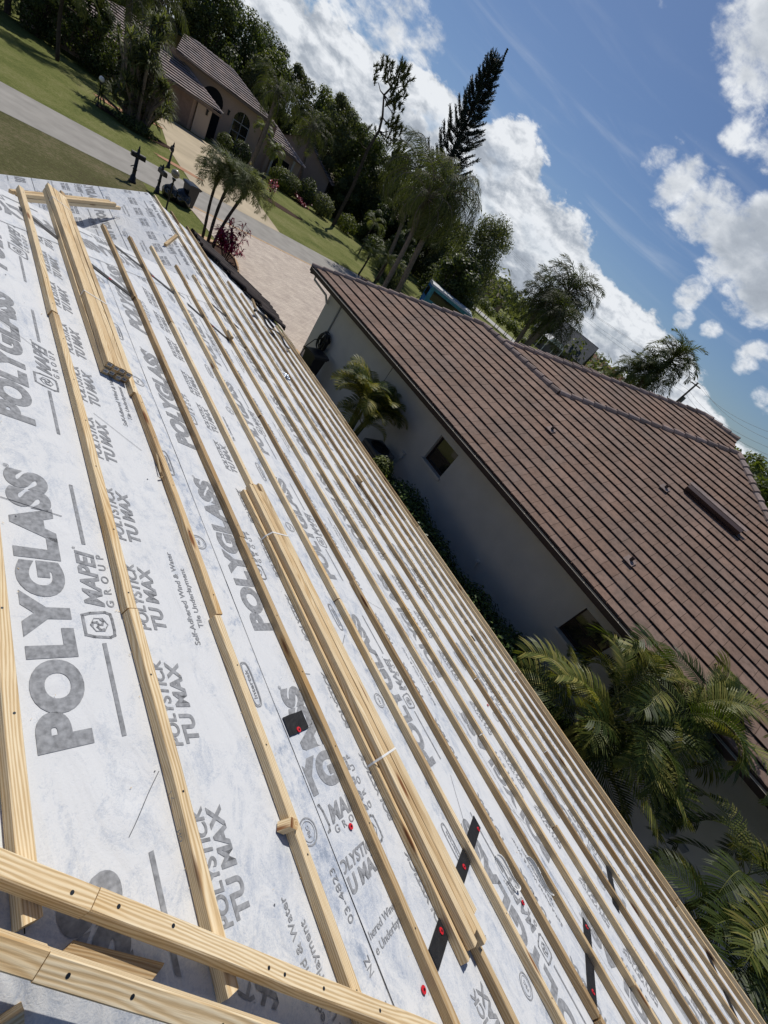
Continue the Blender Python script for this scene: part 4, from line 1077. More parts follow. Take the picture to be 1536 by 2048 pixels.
# gutter: brown outer face, beige trough, hangers
b = MB(); yA, yB = -7.0, 14.0
b.box((X0 - .008, (yA + yB) / 2, Z0 - .062), (.012, yB - yA, .125), 0); b.box((X0 + .055, (yA + yB) / 2, Z0 - .10), (.115, yB - yA, .006), 1)
b.box((X0 - .0005, (yA + yB) / 2, Z0 - .05), (.002, yB - yA, .095), 1); b.box((X0 + .112, (yA + yB) / 2, Z0 - .07), (.004, yB - yA, .14), 1); b.box((X0 - .01, (yA + yB) / 2, Z0 + .003), (.02, yB - yA, .006), 1)
b.box((X0 + .05, yB + .004, Z0 - .06), (.13, .008, .13), 0)
gt = b.build('gutter', [M_brown, M_beige], nb)
for k in range(22):
    b = MB(); y = -6.6 + k * .93; b.box((X0 + .05, y, Z0 - .004), (.125, .022, .008), 0); b.box((X0 + .085, y, Z0 + .006), (.03, .02, .018), 1)
    part_on(gt, 'hanger', b.mesh('hanger', [M_beige, M_screw]), Matrix.Identity(4))
b = MB(); b.box((X0 + .16, (yA + yB) / 2, Z0 - .08), (.03, yB - yA, .2)); b.box((9.32, (yA + yB) / 2, Z0 - .17), (.36, yB - yA, .02)); b.box((13.3, 13.92, Z0 - .07), (8.7, .05, .22)); b.build('fascia', M_brown, nb)
b = MB(); b.tube([(X0 + .05, 13.62, Z0 - .11), (X0 + .06, 13.62, Z0 - .24), (9.36, 13.15, Z0 - .42), (9.44, 13.02, Z0 - .62)], .04, 8); b.build('gutter_elbow', M_stucco_w, nb)
# walls with window openings
WX = 9.5; wz = Z0 - .17
WINS = [(5.19, 6.01, CAMZ - 4.44, CAMZ - 3.61), (-.40, .46, CAMZ - 4.43, CAMZ - 3.60), (-6.0, -4.9, 1.45, 2.3)]
b = MB(); ysplit = [-6.9]
def wall_panel(y0, y1, z0, z1): b.face([(WX, y0, z0), (WX, y1, z0), (WX, y1, z1), (WX, y0, z1)][::-1])
ws = sorted(WINS); cur = -6.9
for (y0, y1, z0, z1) in ws:
    wall_panel(cur, y0, 0, wz); wall_panel(y0, y1, 0, z0); wall_panel(y0, y1, z1, wz); cur = y1
    r_ = .13
    b.face([(WX, y0, z0), (WX + r_, y0, z0), (WX + r_, y0, z1), (WX, y0, z1)]); b.face([(WX, y1, z0), (WX, y1, z1), (WX + r_, y1, z1), (WX + r_, y1, z0)]); b.face([(WX, y0, z0), (WX, y1, z0), (WX + r_, y1, z0), (WX + r_, y0, z0)]); b.face([(WX, y0, z1), (WX + r_, y0, z1), (WX + r_, y1, z1), (WX, y1, z1)])
wall_panel(cur, 13.15, 0, wz)
b.face([(WX, 13.15, 0), (17.2, 13.15, 0), (17.2, 13.15, wz), (WX, 13.15, wz)][::-1]); b.face([(WX, -6.9, 0), (26, -6.9, 0), (26, -6.9, wz), (WX, -6.9, wz)]); b.face([(17.2, 13.15, 0), (17.2, -6.9, 0), (17.2, -6.9, wz), (17.2, 13.15, wz)][::-1])
b.build('wall', M_stucco_w, nb)
for i, (y0, y1, z0, z1) in enumerate(WINS):
    ym, zm = (y0 + y1) / 2, (z0 + z1) / 2
    b = MB(); x = WX + .12
    for (c, d) in (((x, ym, z0 + .02), (.03, y1 - y0, .04)), ((x, ym, z1 - .02), (.03, y1 - y0, .04)), ((x, y0 + .02, zm), (.03, .04, z1 - z0 - .08)), ((x, y1 - .02, zm), (.03, .04, z1 - z0 - .08)), ((x - .004, ym, zm), (.02, y1 - y0 - .08, .028))): b.box(c, d)
    fr = b.build('window', M_brown, nb)
    b = MB(); b.face([(x + .006, y0 + .03, z0 + .03), (x + .006, y1 - .03, z0 + .03), (x + .006, y1 - .03, z1 - .03), (x + .006, y0 + .03, z1 - .03)][::-1]); part_on(fr, 'pane', b.mesh('pane', M_glass), Matrix.Identity(4))
    b = MB(); b.box((WX - .02, ym, z0 - .035), (.10, y1 - y0 + .10, .07)); part_on(fr, 'sill', b.mesh('sill', M_stucco_w), Matrix.Identity(4))
# downspout, cable, wall fittings
b = MB(); b.tube([(WX - .03, 12.29, wz + .02), (WX - .03, 12.29, .1)], .028, 8); b.build('downspout', simple('grey downspout', (.33, .33, .32), .6), nb)
b = MB(); b.tube([(WX - .006, 8.84, wz), (WX - .006, 8.84, .9)], .006, 5); b.build('cable', M_dark, nb)
b = MB(); b.box((WX - .05, 6.62, 1.0), (.10, .16, .2)); b.tube([(WX - .05, 6.62, .9), (WX - .05, 6.64, .35)], .02, 6); b.build('disconnect_box', M_stucco_w, nb)
b = MB(); b.lathe([(0, .06), (.05, .05), (.06, 0)], c=(WX - .02, 2.78, .87), seg=10); b.tube([(WX - .03, 2.78, .87), (WX - .03, 2.72, .70)], .02, 6); b.build('hose_tap', M_stucco_w, nb)
b = MB(); b.box((WX - .04, -3.4, .72), (.08, .30, .22)); b.box((WX - .05, -3.75, .78), (.06, .16, .12)); b.tube([(WX - .02, -4.3, .62), (WX - .02, -2.6, .66)], .012, 6); b.tube([(WX - .02, -4.3, .50), (WX - .02, -2.7, .52)], .012, 6); b.build('pipe_fitting', simple('dull grey pipe', (.30, .3, .3), .7), nb)
# roof vents
def on_p1(x, y, h=0): return Vector((x, y, Z0 + KB * (x - X0))) + Vector((-sn, 0, cs)) * h
N1 = Vector((-sn, 0, cs))
B1 = Matrix((S1, Vector((0, 1, 0)), N1)).transposed()
b = MB(); c = on_p1(13.95, .85, .10)
b.box(c, (.26, 1.62, .13), 0, rot=B1); b.box(on_p1(14.08, .85, .17), (.15, 1.72, .015), 1, rot=B1); b.box(on_p1(13.79, .85, .04), (.04, 1.5, .04), 0, rot=B1); b.build('roof_vent', [M_brown, M_tilecap], nb)
for (x, y) in ((11.66, 4.70), (13.25, .95 + .95), (10.32, .76)):
    b = MB(); c = on_p1(x, y); b.box(c + N1 * .06, (.22, .24, .015), 1, rot=B1); b.tube([c, c + Vector((0, 0, .13)), c + Vector((0, 0, .16))], [.04, .04, .045], 9, 0); b.build('pipe_vent', [M_brown, M_tilecap], nb)

# ---- air conditioner, bin, hose, by the wall
t = empty('air_conditioner', (8.85, 6.95, 0), 'grey air conditioning unit with round fan grille beside the white wall', 'air conditioner')
b = MB(); b.box((8.85, 6.95, .52), (.74, .74, .72), 0); b.box((8.85, 6.95, .10), (.85, .85, .1), 1); b.build('body', [simple('ac grey', (.12, .12, .115), .5, .4), M_stucco_w], t)
b = MB(); b.lathe([(.30, .0), (.31, .03), (.28, .035), (.27, .0)], c=(8.85, 6.95, .882), seg=28); b.lathe([(.27, .004), (0, .004)], c=(8.85, 6.95, .882), seg=28, mat=1)
for k in range(6): b.lathe([(.04 * k + .035, .022), (.04 * k + .041, .026), (.04 * k + .046, .022)], c=(8.85, 6.95, .882), seg=28, mat=0)
b.box((8.85, 6.95, .908), (.54, .012, .008), 0); b.box((8.85, 6.95, .908), (.012, .54, .008), 0); b.build('fan_grille', [M_metal_k, M_dark], t)
b = MB()
for s in (-1, 1):
    for k in range(9): b.box((8.85 + s * .372, 6.95, .22 + .07 * k), (.012, .66, .018)); b.box((8.85, 6.95 + s * .372, .22 + .07 * k), (.66, .012, .018))
b.build('louvre', M_metal_k, t)


def wheelie(loc, rz, label, s=1.0, group=None):
    t = empty('wheeled_bin', loc, label, 'bin', group, rz)
    P = lambda c: tuple(c)
    b = MB(); prof = [(-.24, -.26), (.24, -.26), (.26, .24), (-.26, .24)]
    lo = [(x * .82, y * .82 + .02, .06) for x, y in prof]; hi = [(x * 1.06, y * 1.1, .98) for x, y in prof]
    for i in range(4): j = (i + 1) % 4; b.face([lo[i], lo[j], hi[j], hi[i]], 0)
    b.face(lo[::-1], 0); b.box((0, 0, .97), (.60, .62, .05), 0); m = b.mesh('body', simple('black bin plastic', (.012, .013, .017), .4, .5)); local(obj('body', m, t))
    b = MB(); pr = [(-.33, 0), (.33, 0), (.31, .05), (.18, .085), (-.18, .085), (-.31, .05)]
    b.prism(pr, (0, -.36, 1.0), (0, .34, 1.0), (1, 0, 0), (0, 0, 1)); b.box((0, .38, 1.0), (.5, .05, .04)); local(obj('lid', b.mesh('lid', simple('bin lid', (.016, .017, .021), .3, .5)), t))
    for sx in (-1, 1):
        b = MB(); b.prism([(.1 * math.cos(6.283 * k / 14), .1 * math.sin(6.283 * k / 14)) for k in range(14)], (sx * .24, .25, .10), (sx * .29, .25, .10), (0, 1, 0), (0, 0, 1)); local(obj('wheel', b.mesh('wheel', M_metal_k), t))
    t.scale = (s, s, s); return t


wheelie((8.85, 11.45, 0), -1.35, 'black wheeled bin standing against the white wall under the coiled hose')
wheelie((8.8, 25.65, 0), .25, 'tall dark bin with open lid standing at the kerb beside the rubbish bags', .98)
b = MB()                                                 # coiled hose
pts = []
random.seed(3)
for k in range(210):
    a = k * .31; r = .24 + .05 * math.sin(k * .37) ; pts.append((9.32 + .09 * math.sin(k * .13), 12.05 + r * math.cos(a) * .85, 1.22 + .07 * math.sin(k * .05) + r * 1.25 * math.sin(a)))
pts += [(9.2, 12.35, 1.1), (9.1, 12.5, .7), (9.0, 12.4, .3), (8.9, 12.2, .04)]
b.tube(pts, .017, 6); tag(b.build('garden_hose', M_metal_k), 'black garden hose coiled on the white wall above the wheeled bin', 'hose')
b = MB(); b.box((9.42, 12.05, 1.35), (.12, .3, .1)); b.box((9.42, 12.05, 1.0), (.08, .1, .6)); tag(b.build('hose_hanger', M_metal_k), 'dark bracket on the white wall that carries the coiled hose', 'hose hanger')
# ------------------------------------------------------------------ foliage builders
def frond_mesh(name, mat, L=2.0, plume=0.0, n=34, leaf=.45, lw=.03, droop=1.0, vee=.45, hang=.5, rise=.6, seed=0, tip=.45, pet=.18, rn=(0, 1), seg=3, rach=.014):
    """one feather frond: starts at the origin heading +x, rises then droops"""
    R = random.Random(seed); b = MB(); pts = []; N = 14
    x = z = 0; ang = rise
    for k in range(N + 1):
        pts.append(Vector((x, .04 * L * math.sin(k * .25 + seed), z))); ang -= droop * (1.5 * k / N + .25) / N * 1.2
        x += math.cos(ang) * L / N; z += math.sin(ang) * L / N
    b.tube(pts, [rach * (1 - .75 * k / N) for k in range(N + 1)], 4, 1 if isinstance(mat, list) else 0, rnd=.8)
    def at(t):
        f = t * N; i = min(int(f), N - 1); p = pts[i].lerp(pts[i + 1], f - i); d = (pts[min(i + 1, N)] - pts[i]).normalized(); return p, d
    base = R.uniform(*rn)
    for k in range(n):
        t = pet + (1 - pet) * (k + .5) / n; p, d = at(t); side = Vector((-d.y, d.x, 0)).normalized(); up = side.cross(d) * -1
        if up.z < 0: up = -up
        s = (t - pet) / (1 - pet); l = leaf * (math.sin(math.pi * (.12 + .8 * s)) ** .6) * (1 if s < .8 else 1 - (s - .8) * 2.2)
        for sg in (-1, 1):
            ln = l * R.uniform(.88, 1.08); ve = vee + R.uniform(-plume, plume); dv = (side * sg * math.cos(ve) + up * math.sin(ve) + d * (tip + .3 * s)).normalized()
            w = d.cross(dv).cross(dv); wv = (d - dv * d.dot(dv)).normalized() * lw * .5
            q = p.copy(); rr = min(1, max(0, base + R.uniform(-.22, .22))); cur = dv.copy(); P0 = [q - wv * .5, q + wv * .5]
            for j in range(seg):
                cur = (cur + Vector((0, 0, -1)) * hang * (j + .6) / seg * 1.1).normalized(); q = q + cur * ln / seg
                wj = wv * (1.0 if j < seg - 1 else .06) * (1.0 - .25 * j / seg); P1 = [q - wj, q + wj]; b.face([P0[0], P0[1], P1[1], P1[0]], 0, None, rr); P0 = P1
    return b.mesh(name, mat)


def place(parent, name, me, M):
    o = bpy.data.objects.new(name, me); COL.objects.link(o); o.parent = parent; o.matrix_basis = M; return o


M_stalk = simple('yellow green stalk', (.16, .17, .05), .6, .3, .3, 4)
random.seed(4)


def areca(label, base, stems, fr_meshes, nf=9, height=1.6, spread=.5, sc=1.0, group=None, lean=(0, 0), grey=.0):
    t = empty('areca_palm', base, label, 'palm', group)
    for i in range(stems):
        a = random.uniform(0, 6.283); r = spread * math.sqrt(random.random()); h = height * random.uniform(.55, 1.05)
        b0 = Vector((r * .35 * math.cos(a), r * .35 * math.sin(a), 0)); b1 = Vector((r * math.cos(a) + lean[0], r * math.sin(a) + lean[1], h))
        m = MB(); m.tube([b0, b0.lerp(b1, .5) + Vector((0, 0, .1)), b1], [.05 * sc, .035 * sc, .025 * sc], 7); place(t, 'stem', m.mesh('stem', M_stalk), Matrix.Identity(4))
        for k in range(nf):
            az = a + random.uniform(-1.5, 1.5) if k < nf * .6 else random.uniform(0, 6.283); pitch = random.uniform(-.15, .95)
            M = Matrix.Translation(b1 - Vector((0, 0, .08 * k / nf))) @ Matrix.Rotation(az, 4, 'Z') @ Matrix.Rotation(-pitch, 4, 'Y') @ Matrix.Rotation(random.uniform(-.4, .4), 4, 'X') @ Matrix.Scale(sc * random.uniform(.75, 1.1), 4)
            place(t, 'frond', random.choice(fr_meshes), M)
    return t


fA = [frond_mesh('frond', [M_frond, M_stalk], L=1.85, n=34, leaf=.52, lw=.030, droop=1.9, vee=.42, hang=.30, seed=s, rn=(.2, .8), rach=.012) for s in range(5)] + \
     [frond_mesh('frond', [M_frondy, M_stalk], L=1.6, n=32, leaf=.46, lw=.028, droop=2.1, vee=.5, hang=.35, seed=9, rn=(.15, .5), rach=.012)]
fS = [frond_mesh('frond', [M_frond, M_stalk], L=.95, n=28, leaf=.30, lw=.020, droop=1.6, vee=.45, hang=.25, seed=20 + s, rn=(.35, .9), rach=.009) for s in range(3)] + \
     [frond_mesh('frond', [M_frondy, M_stalk], L=.9, n=32, leaf=.28, lw=.015, droop=1.6, vee=.5, hang=.3, seed=29, rn=(.2, .6), rach=.009)]
areca('small yellow green palm in front of the white wall beside the air conditioner', (8.7, 8.05, 0), 7, fS, nf=9, height=1.85, spread=.42, sc=1.18)
# big clumping palms against the roof edge
def areca_at(label, base, crowns, fr, nf, sc):
    t = empty('areca_palm', base, label, 'palm', 'large feather palms between the two houses'); bs = Vector(base)
    for (x, y, z) in crowns:
        top = Vector((x, y, z)) - bs; b0 = Vector((top.x * .25, top.y * .25, 0)); m = MB(); m.tube([b0, b0.lerp(top, .55) + Vector((0, 0, .15)), top], [.06, .045, .03], 7)
        place(t, 'stem', m.mesh('stem', M_stalk), Matrix.Identity(4))
        out = math.atan2(top.y, top.x)
        for k in range(nf):
            az = random.uniform(0, 6.283) if k % 3 else out + random.uniform(-.8, .8); pitch = random.uniform(-.25, .8)
            M = Matrix.Translation(top) @ Matrix.Rotation(az, 4, 'Z') @ Matrix.Rotation(-pitch, 4, 'Y') @ Matrix.Rotation(random.uniform(-.5, .5), 4, 'X') @ Matrix.Scale(sc * random.uniform(.7, 1.08), 4)
            place(t, 'frond', random.choice(fr), M)
    return t


areca_at('large green feather palm arching over the brown gutter by the second window', (7.9, -1.25, 0),
         [(8.2, -1.05, 2.15), (7.9, -1.5, 2.2), (8.5, -1.7, 2.65), (7.7, -1.1, 1.5), (8.0, -1.8, 1.7), (7.6, -1.55, 1.4), (8.6, -1.2, 2.65), (9.0, -1.75, 2.95), (8.0, -.75, 1.3), (8.7, -2.05, 2.7), (8.0, -1.3, 1.9)], fA, 7, .88)
areca_at('dark feather palm at the right edge beyond the lower roof corner', (7.3, -3.8, 0),
         [(7.1, -3.75, 1.7), (7.5, -4.0, 1.9), (7.7, -3.6, 2.2), (7.2, -4.2, 1.4), (6.8, -3.9, 1.2), (7.9, -4.0, 2.3)], fA, 8, .85)


def leaf_cloud(b, c, rad, n, size, R, flat=1.0, mat=0, shell=.55, up=.3, rb=None):
    """n small leaf quads in an ellipsoid"""
    c = Vector(c)
    for _ in range(n):
        d = Vector((R.gauss(0, 1), R.gauss(0, 1), R.gauss(0, 1))).normalized(); r = shell + (1 - shell) * R.random() ** .6
        p = c + Vector((d.x * rad[0], d.y * rad[1], d.z * rad[2])) * r * R.uniform(.85, 1.08)
        nrm = (d + Vector((R.uniform(-.9, .9), R.uniform(-.9, .9), R.uniform(-.5, 1.0) + up))).normalized()
        a = nrm.cross(Vector((R.uniform(-1, 1), R.uniform(-1, 1), R.uniform(-1, 1)))).normalized(); q = nrm.cross(a); s = size * R.uniform(.55, 1.25)
        a = a * s; q = q * s * .55
        b.face([p - a, p - q, p + a, p + q], mat, None, R.random() if rb is None else min(1, max(0, rb + R.uniform(-.25, .25))))


# hedge along the neighbour's wall
t = empty('hedge', (8.6, 3, 0), 'dark clipped hedge running along the shaded white wall', 'hedge')
R = random.Random(8); b = MB(); y = 5.9
while y > -1.6:
    s = .5 + .08 * math.sin(y * 2.3); top = 1.02 + .13 * math.sin(y * 1.7) + .08 * math.sin(y * 4.1)
    leaf_cloud(b, (8.42 + .05 * math.sin(y * 3), y, top - .45), (.62, .34, .48), 620, .050, R); leaf_cloud(b, (8.1, y, .5), (.6, .3, .5), 160, .07, R)
    y -= .23
b.build('foliage', M_leafhedge, t)
b = MB()
for k in range(15):
    yy = 5.6 - k * .5; b.tube([(8.45, yy, 0), (8.5, yy + .05, .5), (8.42, yy - .05, .8)], [.03, .022, .012], 6, rnd=.3)
b.build('stems', M_barkd, t)
t = empty('bush', (8.25, 6.05, 0), 'bright green rounded bush at the near end of the dark hedge', 'bush'); b = MB(); leaf_cloud(b, (8.12, 5.95, .95), (.36, .36, .36), 1300, .042, R, shell=.6); b.build('foliage', M_leafy, t)
b = MB(); b.tube([(8.25, 6.05, 0), (8.2, 6, .7)], [.03, .02], 6); b.build('stem', M_barkd, t)
t = empty('bush', (7.2, -2.0, 0), 'small grey leafed bush below the large feather palm', 'bush'); b = MB(); leaf_cloud(b, (7.3, -2.35, 1.15), (.3, .3, .3), 500, .05, R); b.build('foliage', M_leafgrey, t); b = MB(); b.tube([(7.2, -2.0, 0), (7.3, -2.3, 1)], [.03, .02], 6); b.build('stem', M_barkd, t)
# ------------------------------------------------------------------ kerbside things
def mailbox(loc, rz, label, h=1.25, wide=1.0):
    t = empty('mailbox', loc, label, 'mailbox', 'black post mailboxes along the street', rz)
    b = MB(); b.lathe([(.0, 0), (.11 * wide, 0), (.11 * wide, .05), (.085 * wide, .09), (.075 * wide, .25), (.055 * wide, .28), (.05 * wide, .5), (.065 * wide, .53), (.05 * wide, .56), (.045 * wide, h * .86), (.055, h * .87), (.055, h * .96), (.03, h * .98), (.035, h * 1.02), (.012, h * 1.07), (0, h * 1.11)], seg=12); local(obj('post', b.mesh('post', M_metal_k, True), t))
    b = MB(); pr = [(-.085, 0), (.085, 0), (.085, .12)] + [(.085 * math.cos(a), .12 + .085 * math.sin(a)) for a in (.5, 1.05, 1.57, 2.1, 2.64)] + [(-.085, .12)]
    b.prism(pr, (.02, -.28, h * .72), (.02, .25, h * .72), (1, 0, 0), (0, 0, 1)); local(obj('letter_box', b.mesh('letter_box', M_metal_k), t))
    b = MB(); b.prism([(q[0] * 1.06, q[1] * 1.04 - .004) for q in pr], (.02, -.30, h * .72), (.02, -.285, h * .72), (1, 0, 0), (0, 0, 1)); b.box((.12, .0, h * .8), (.02, .03, .16)); local(obj('door', b.mesh('door', M_metal_k), t))
    b = MB(); b.tube([(0, .18, h * .42), (0, .05, h * .5), (0, 0, h * .66)], .018, 5); local(obj('bracket', b.mesh('bracket', M_metal_k), t))
    return t


mailbox((6.28, 25.14, 0), 1.6, 'black post mailbox standing on our dry lawn at the street edge', 1.35, 1.45)
mailbox((7.36, 25.38, 0), .2, 'black post mailbox right beside the black rubbish bags', 1.15, 1.1)
mailbox((9.48, 31.9, 0), 2.9, 'black post mailbox on the far side of the street by the tan driveway', 1.2)


def globe_lamp(loc, h, r, label, m=M_globe):
    t = empty('lamp_post', loc, label, 'lamp post')
    b = MB(); b.lathe([(0, 0), (.09, 0), (.06, .06), (.035, .12), (.033, h - .12), (.07, h - .08), (.09, h - .02), (0, h - .02)], seg=10); local(obj('post', b.mesh('post', M_metal_k, True), t))
    b = MB(); n = 9; b.lathe([(r * math.sin(math.pi * k / n) + (0 if 0 < k < n else .001), h + r - r * math.cos(math.pi * k / n)) for k in range(n + 1)], seg=18); local(obj('globe', b.mesh('globe', m, True), t)); return t


globe_lamp((7.25, 23.3, 0), 1.35, .17, 'lamp post with tan round globe on our lawn near the rubbish bags')
globe_lamp((6.9, 37.5, 0), 1.2, .14, 'lamp post with white globe on the far lawn left of the palm clump', simple('white globe', (.75, .75, .75), .3, .5))
t = empty('lantern', (18.3, 42.9, 0), 'small yellow topped lantern on a thin post in the far lawn', 'lantern'); b = MB(); b.tube([(18.3, 42.9, 0), (18.35, 42.9, 1.25)], .03, 6); b.build('post', M_metal_k, t)
b = MB(); b.lathe([(.06, 0), (.10, .16), (.05, .22), (0, .27)], c=(18.35, 42.9, 1.25), seg=8); b.build('lamp_head', simple('brass glass', (.6, .5, .2), .2, .6), t)
# rubbish bags
def bag(c, r, label, seed):
    bm = bmesh.new(); bmesh.ops.create_icosphere(bm, subdivisions=4, radius=1)
    for v in bm.verts:
        p = v.co.copy(); q = 1 + .13 * noise.noise(p * 2.2 + Vector((seed, 0, 0))) + .05 * noise.noise(p * 7 + Vector((0, seed, 0))); v.co = Vector((p.x * r[0] * q, p.y * r[1] * q, max(p.z * r[2] * q, -r[2] * .62)))
        if p.z > .8: v.co.x *= .6; v.co.y *= .6; v.co.z *= 1.12
    me = bpy.data.meshes.new('rubbish_bag'); bm.to_mesh(me); bm.free(); me.materials.append(M_bag)
    for p in me.polygons: p.use_smooth = True
    o = bpy.data.objects.new('rubbish_bag', me); COL.objects.link(o); o.location = (c[0], c[1], r[2] * .62); return tag(o, label, 'rubbish bag', 'black rubbish bags at the kerb')


bag((7.95, 25.55), (.36, .33, .38), 'shiny black rubbish bag touching the mailbox post', 1.3); bag((8.48, 25.5), (.38, .36, .42), 'bigger black rubbish bag, between the other bag and the bin', 4.1)


# ------------------------------------------------------------------ palms and shrubs by the street
def palm(label, base, h, lean=(0, 0), r0=.12, r1=.08, nf=16, fr=None, sc=1.0, bulge=0, name='palm_tree', cat='palm', group=None, bark=None, up=.9, low=-.7, shaft=True, dead=0, rz=0):
    t = empty(name, base, label, cat, group); bark = bark or M_bark
    pts = []; rs = []; n = 9; ph = random.uniform(0, 6)
    for k in range(n + 1):
        f = k / n; pts.append(Vector((lean[0] * f ** 1.3 * h + .02 * h * math.sin(f * 4 + ph), lean[1] * f ** 1.3 * h, h * f))); rs.append((r0 + (r1 - r0) * f ** .7) * (1 + (.12 if k % 2 else 0)))
    m = MB(); m.tube(pts, rs, 9); place(t, 'trunk', m.mesh('trunk', bark, True), Matrix.Identity(4)); top = pts[-1]
    if shaft:
        m = MB(); m.tube([top - Vector((0, 0, .12 * h * .5 + .1)), top + Vector((0, 0, .05)), top + Vector((0, 0, .35 * sc))], [r1 * 1.1, r1 * (1.5 + bulge), r1 * .5], 8); place(t, 'crown_shaft', m.mesh('crown_shaft', M_barkd if bulge else M_stalk), Matrix.Identity(4))
    for k in range(nf):
        az = k * 2.4 + random.uniform(-.3, .3) + rz; f = (k + .5) / nf; pitch = up + (low - up) * f + random.uniform(-.12, .12)
        M = Matrix.Translation(top + Vector((0, 0, .12 * sc))) @ Matrix.Rotation(az, 4, 'Z') @ Matrix.Rotation(-pitch, 4, 'Y') @ Matrix.Rotation(random.uniform(-.3, .3), 4, 'X') @ Matrix.Scale(sc * random.uniform(.82, 1.08), 4)
        place(t, 'frond', random.choice(fr), M)
    return t


fP = [frond_mesh('frond', [M_frondfar, M_stalk], L=1.2, plume=.35, n=34, leaf=.30, lw=.019, droop=2.0, vee=.3, hang=.35, seed=40 + s, rn=(.3, .8), seg=2, rach=.012) for s in range(3)]      # pygmy date
fQ = [frond_mesh('frond', [M_frondfar, M_bark], L=3.6, n=40, leaf=1.05, lw=.034, droop=2.2, vee=.0, plume=.9, hang=1.9, seed=50 + s, rn=(.15, .55), seg=3, rach=.04, rise=.5) for s in range(4)]   # queen palm
fB = [frond_mesh('frond', [M_frondfar, M_bark], L=3.3, n=40, leaf=.85, lw=.05, droop=1.7, vee=.25, plume=.7, hang=.85, seed=90 + s, rn=(.0, .45), seg=2, rach=.04, rise=.5) for s in range(3)]
fM = [frond_mesh('frond', [M_frondfar, M_stalk], L=1.7, n=36, leaf=.5, lw=.028, droop=1.8, vee=.35, hang=.5, seed=60 + s, rn=(.3, .8), seg=2, rach=.02) for s in range(3)]
fR = [frond_mesh('frond', [M_frondfar, M_stalk], L=3.0, plume=.5, n=40, leaf=.75, lw=.06, droop=1.8, vee=.3, hang=.4, seed=70 + s, rn=(.05, .45), seg=2, rach=.04) for s in range(3)]      # royal
fY = [frond_mesh('frond', [M_leafy, M_stalk], L=1.25, n=36, leaf=.36, lw=.022, droop=1.9, vee=.3, hang=.5, seed=80 + s, rn=(.4, .95), seg=2, rach=.015) for s in range(3)]
random.seed(7)
palm('slim feather palm of the kerbside trio, left one nearest the bins', (8.38, 21.75, 0), 2.35, (-.03, .02), .06, .05, 26, fP, 1.05, .9, group='three slim palms by the driveway', bark=M_barkd, low=-.35)
palm('slim feather palm of the kerbside trio, middle one with the thickest crown', (8.48, 21.3, 0), 2.65, (.06, .05), .065, .055, 32, fP, 1.25, 1.1, group='three slim palms by the driveway', bark=M_barkd, low=-.35)
palm('slim feather palm of the kerbside trio, leaning right over the red shrub', (8.6, 20.85, 0), 2.6, (.22, .12), .065, .055, 30, fP, 1.2, .9, group='three slim palms by the driveway', bark=M_barkd, low=-.35)


def strap_plant(label, base, n, L, w, mat, h=.6, spreadr=.25, R=None, name='red_shrub', cat='shrub', canes=7, group=None, rb=None):
    """cane shrub with strap leaves (cordyline)"""
    t = empty(name, base, label, cat, group); R = R or random; b = MB(); s = MB()
    for c in range(canes):
        a = R.uniform(0, 6.283); r = spreadr * math.sqrt(R.random()); top = Vector((r * 1.8 * math.cos(a), r * 1.8 * math.sin(a), h * R.uniform(.5, 1.35))); s.tube([(r * .3 * math.cos(a), r * .3 * math.sin(a), 0), top], [.014, .010], 5)
        for k in range(n):
            f = k / n; az = R.uniform(0, 6.283); p = top * (.45 + .55 * f); el = R.uniform(.0, 1.1) * (.35 + f * .9); d = Vector((math.cos(az) * math.cos(el), math.sin(az) * math.cos(el), math.sin(el))); sd = d.cross(Vector((0, 0, 1))).normalized() * w / 2; l = L * R.uniform(.6, 1.1); rr = R.random() if rb is None else rb + R.uniform(-.2, .2)
            q = p + d * l * .5; e = q + (d + Vector((0, 0, -.9))).normalized() * l * .5
            b.face([p - sd * .4, p + sd * .4, q + sd, q - sd], 0, None, rr); b.face([q - sd, q + sd, e + sd * .15, e - sd * .15], 0, None, rr)
    place(t, 'stems', s.mesh('stems', M_barkd), Matrix.Identity(4)); place(t, 'leaves', b.mesh('leaves', mat), Matrix.Identity(4)); return t


strap_plant('crimson leaved shrub growing in the edged bed beside the brick driveway', (8.98, 20.3, 0), 30, .46, .06, M_redleaf, 1.2, .32, canes=17, R=random.Random(2))
R = random.Random(12)
strap_plant('bright red shrub standing on the far lawn in the round mulch bed', (20.7, 42.6, 0), 14, .5, .10, M_redleaf, 1.0, .3, canes=8, R=R)
strap_plant('low dark red plants at the foot of the rounded clipped bush', (27.2, 49.2, 0), 14, .45, .10, M_redleaf, .45, .8, canes=12, R=R, name='red_plants')
strap_plant('tiny red plants at the street edge beyond the brown roof corner', (23.6, 29.2, 0), 12, .35, .07, M_redleaf, .3, .4, canes=8, R=R, name='red_plants')


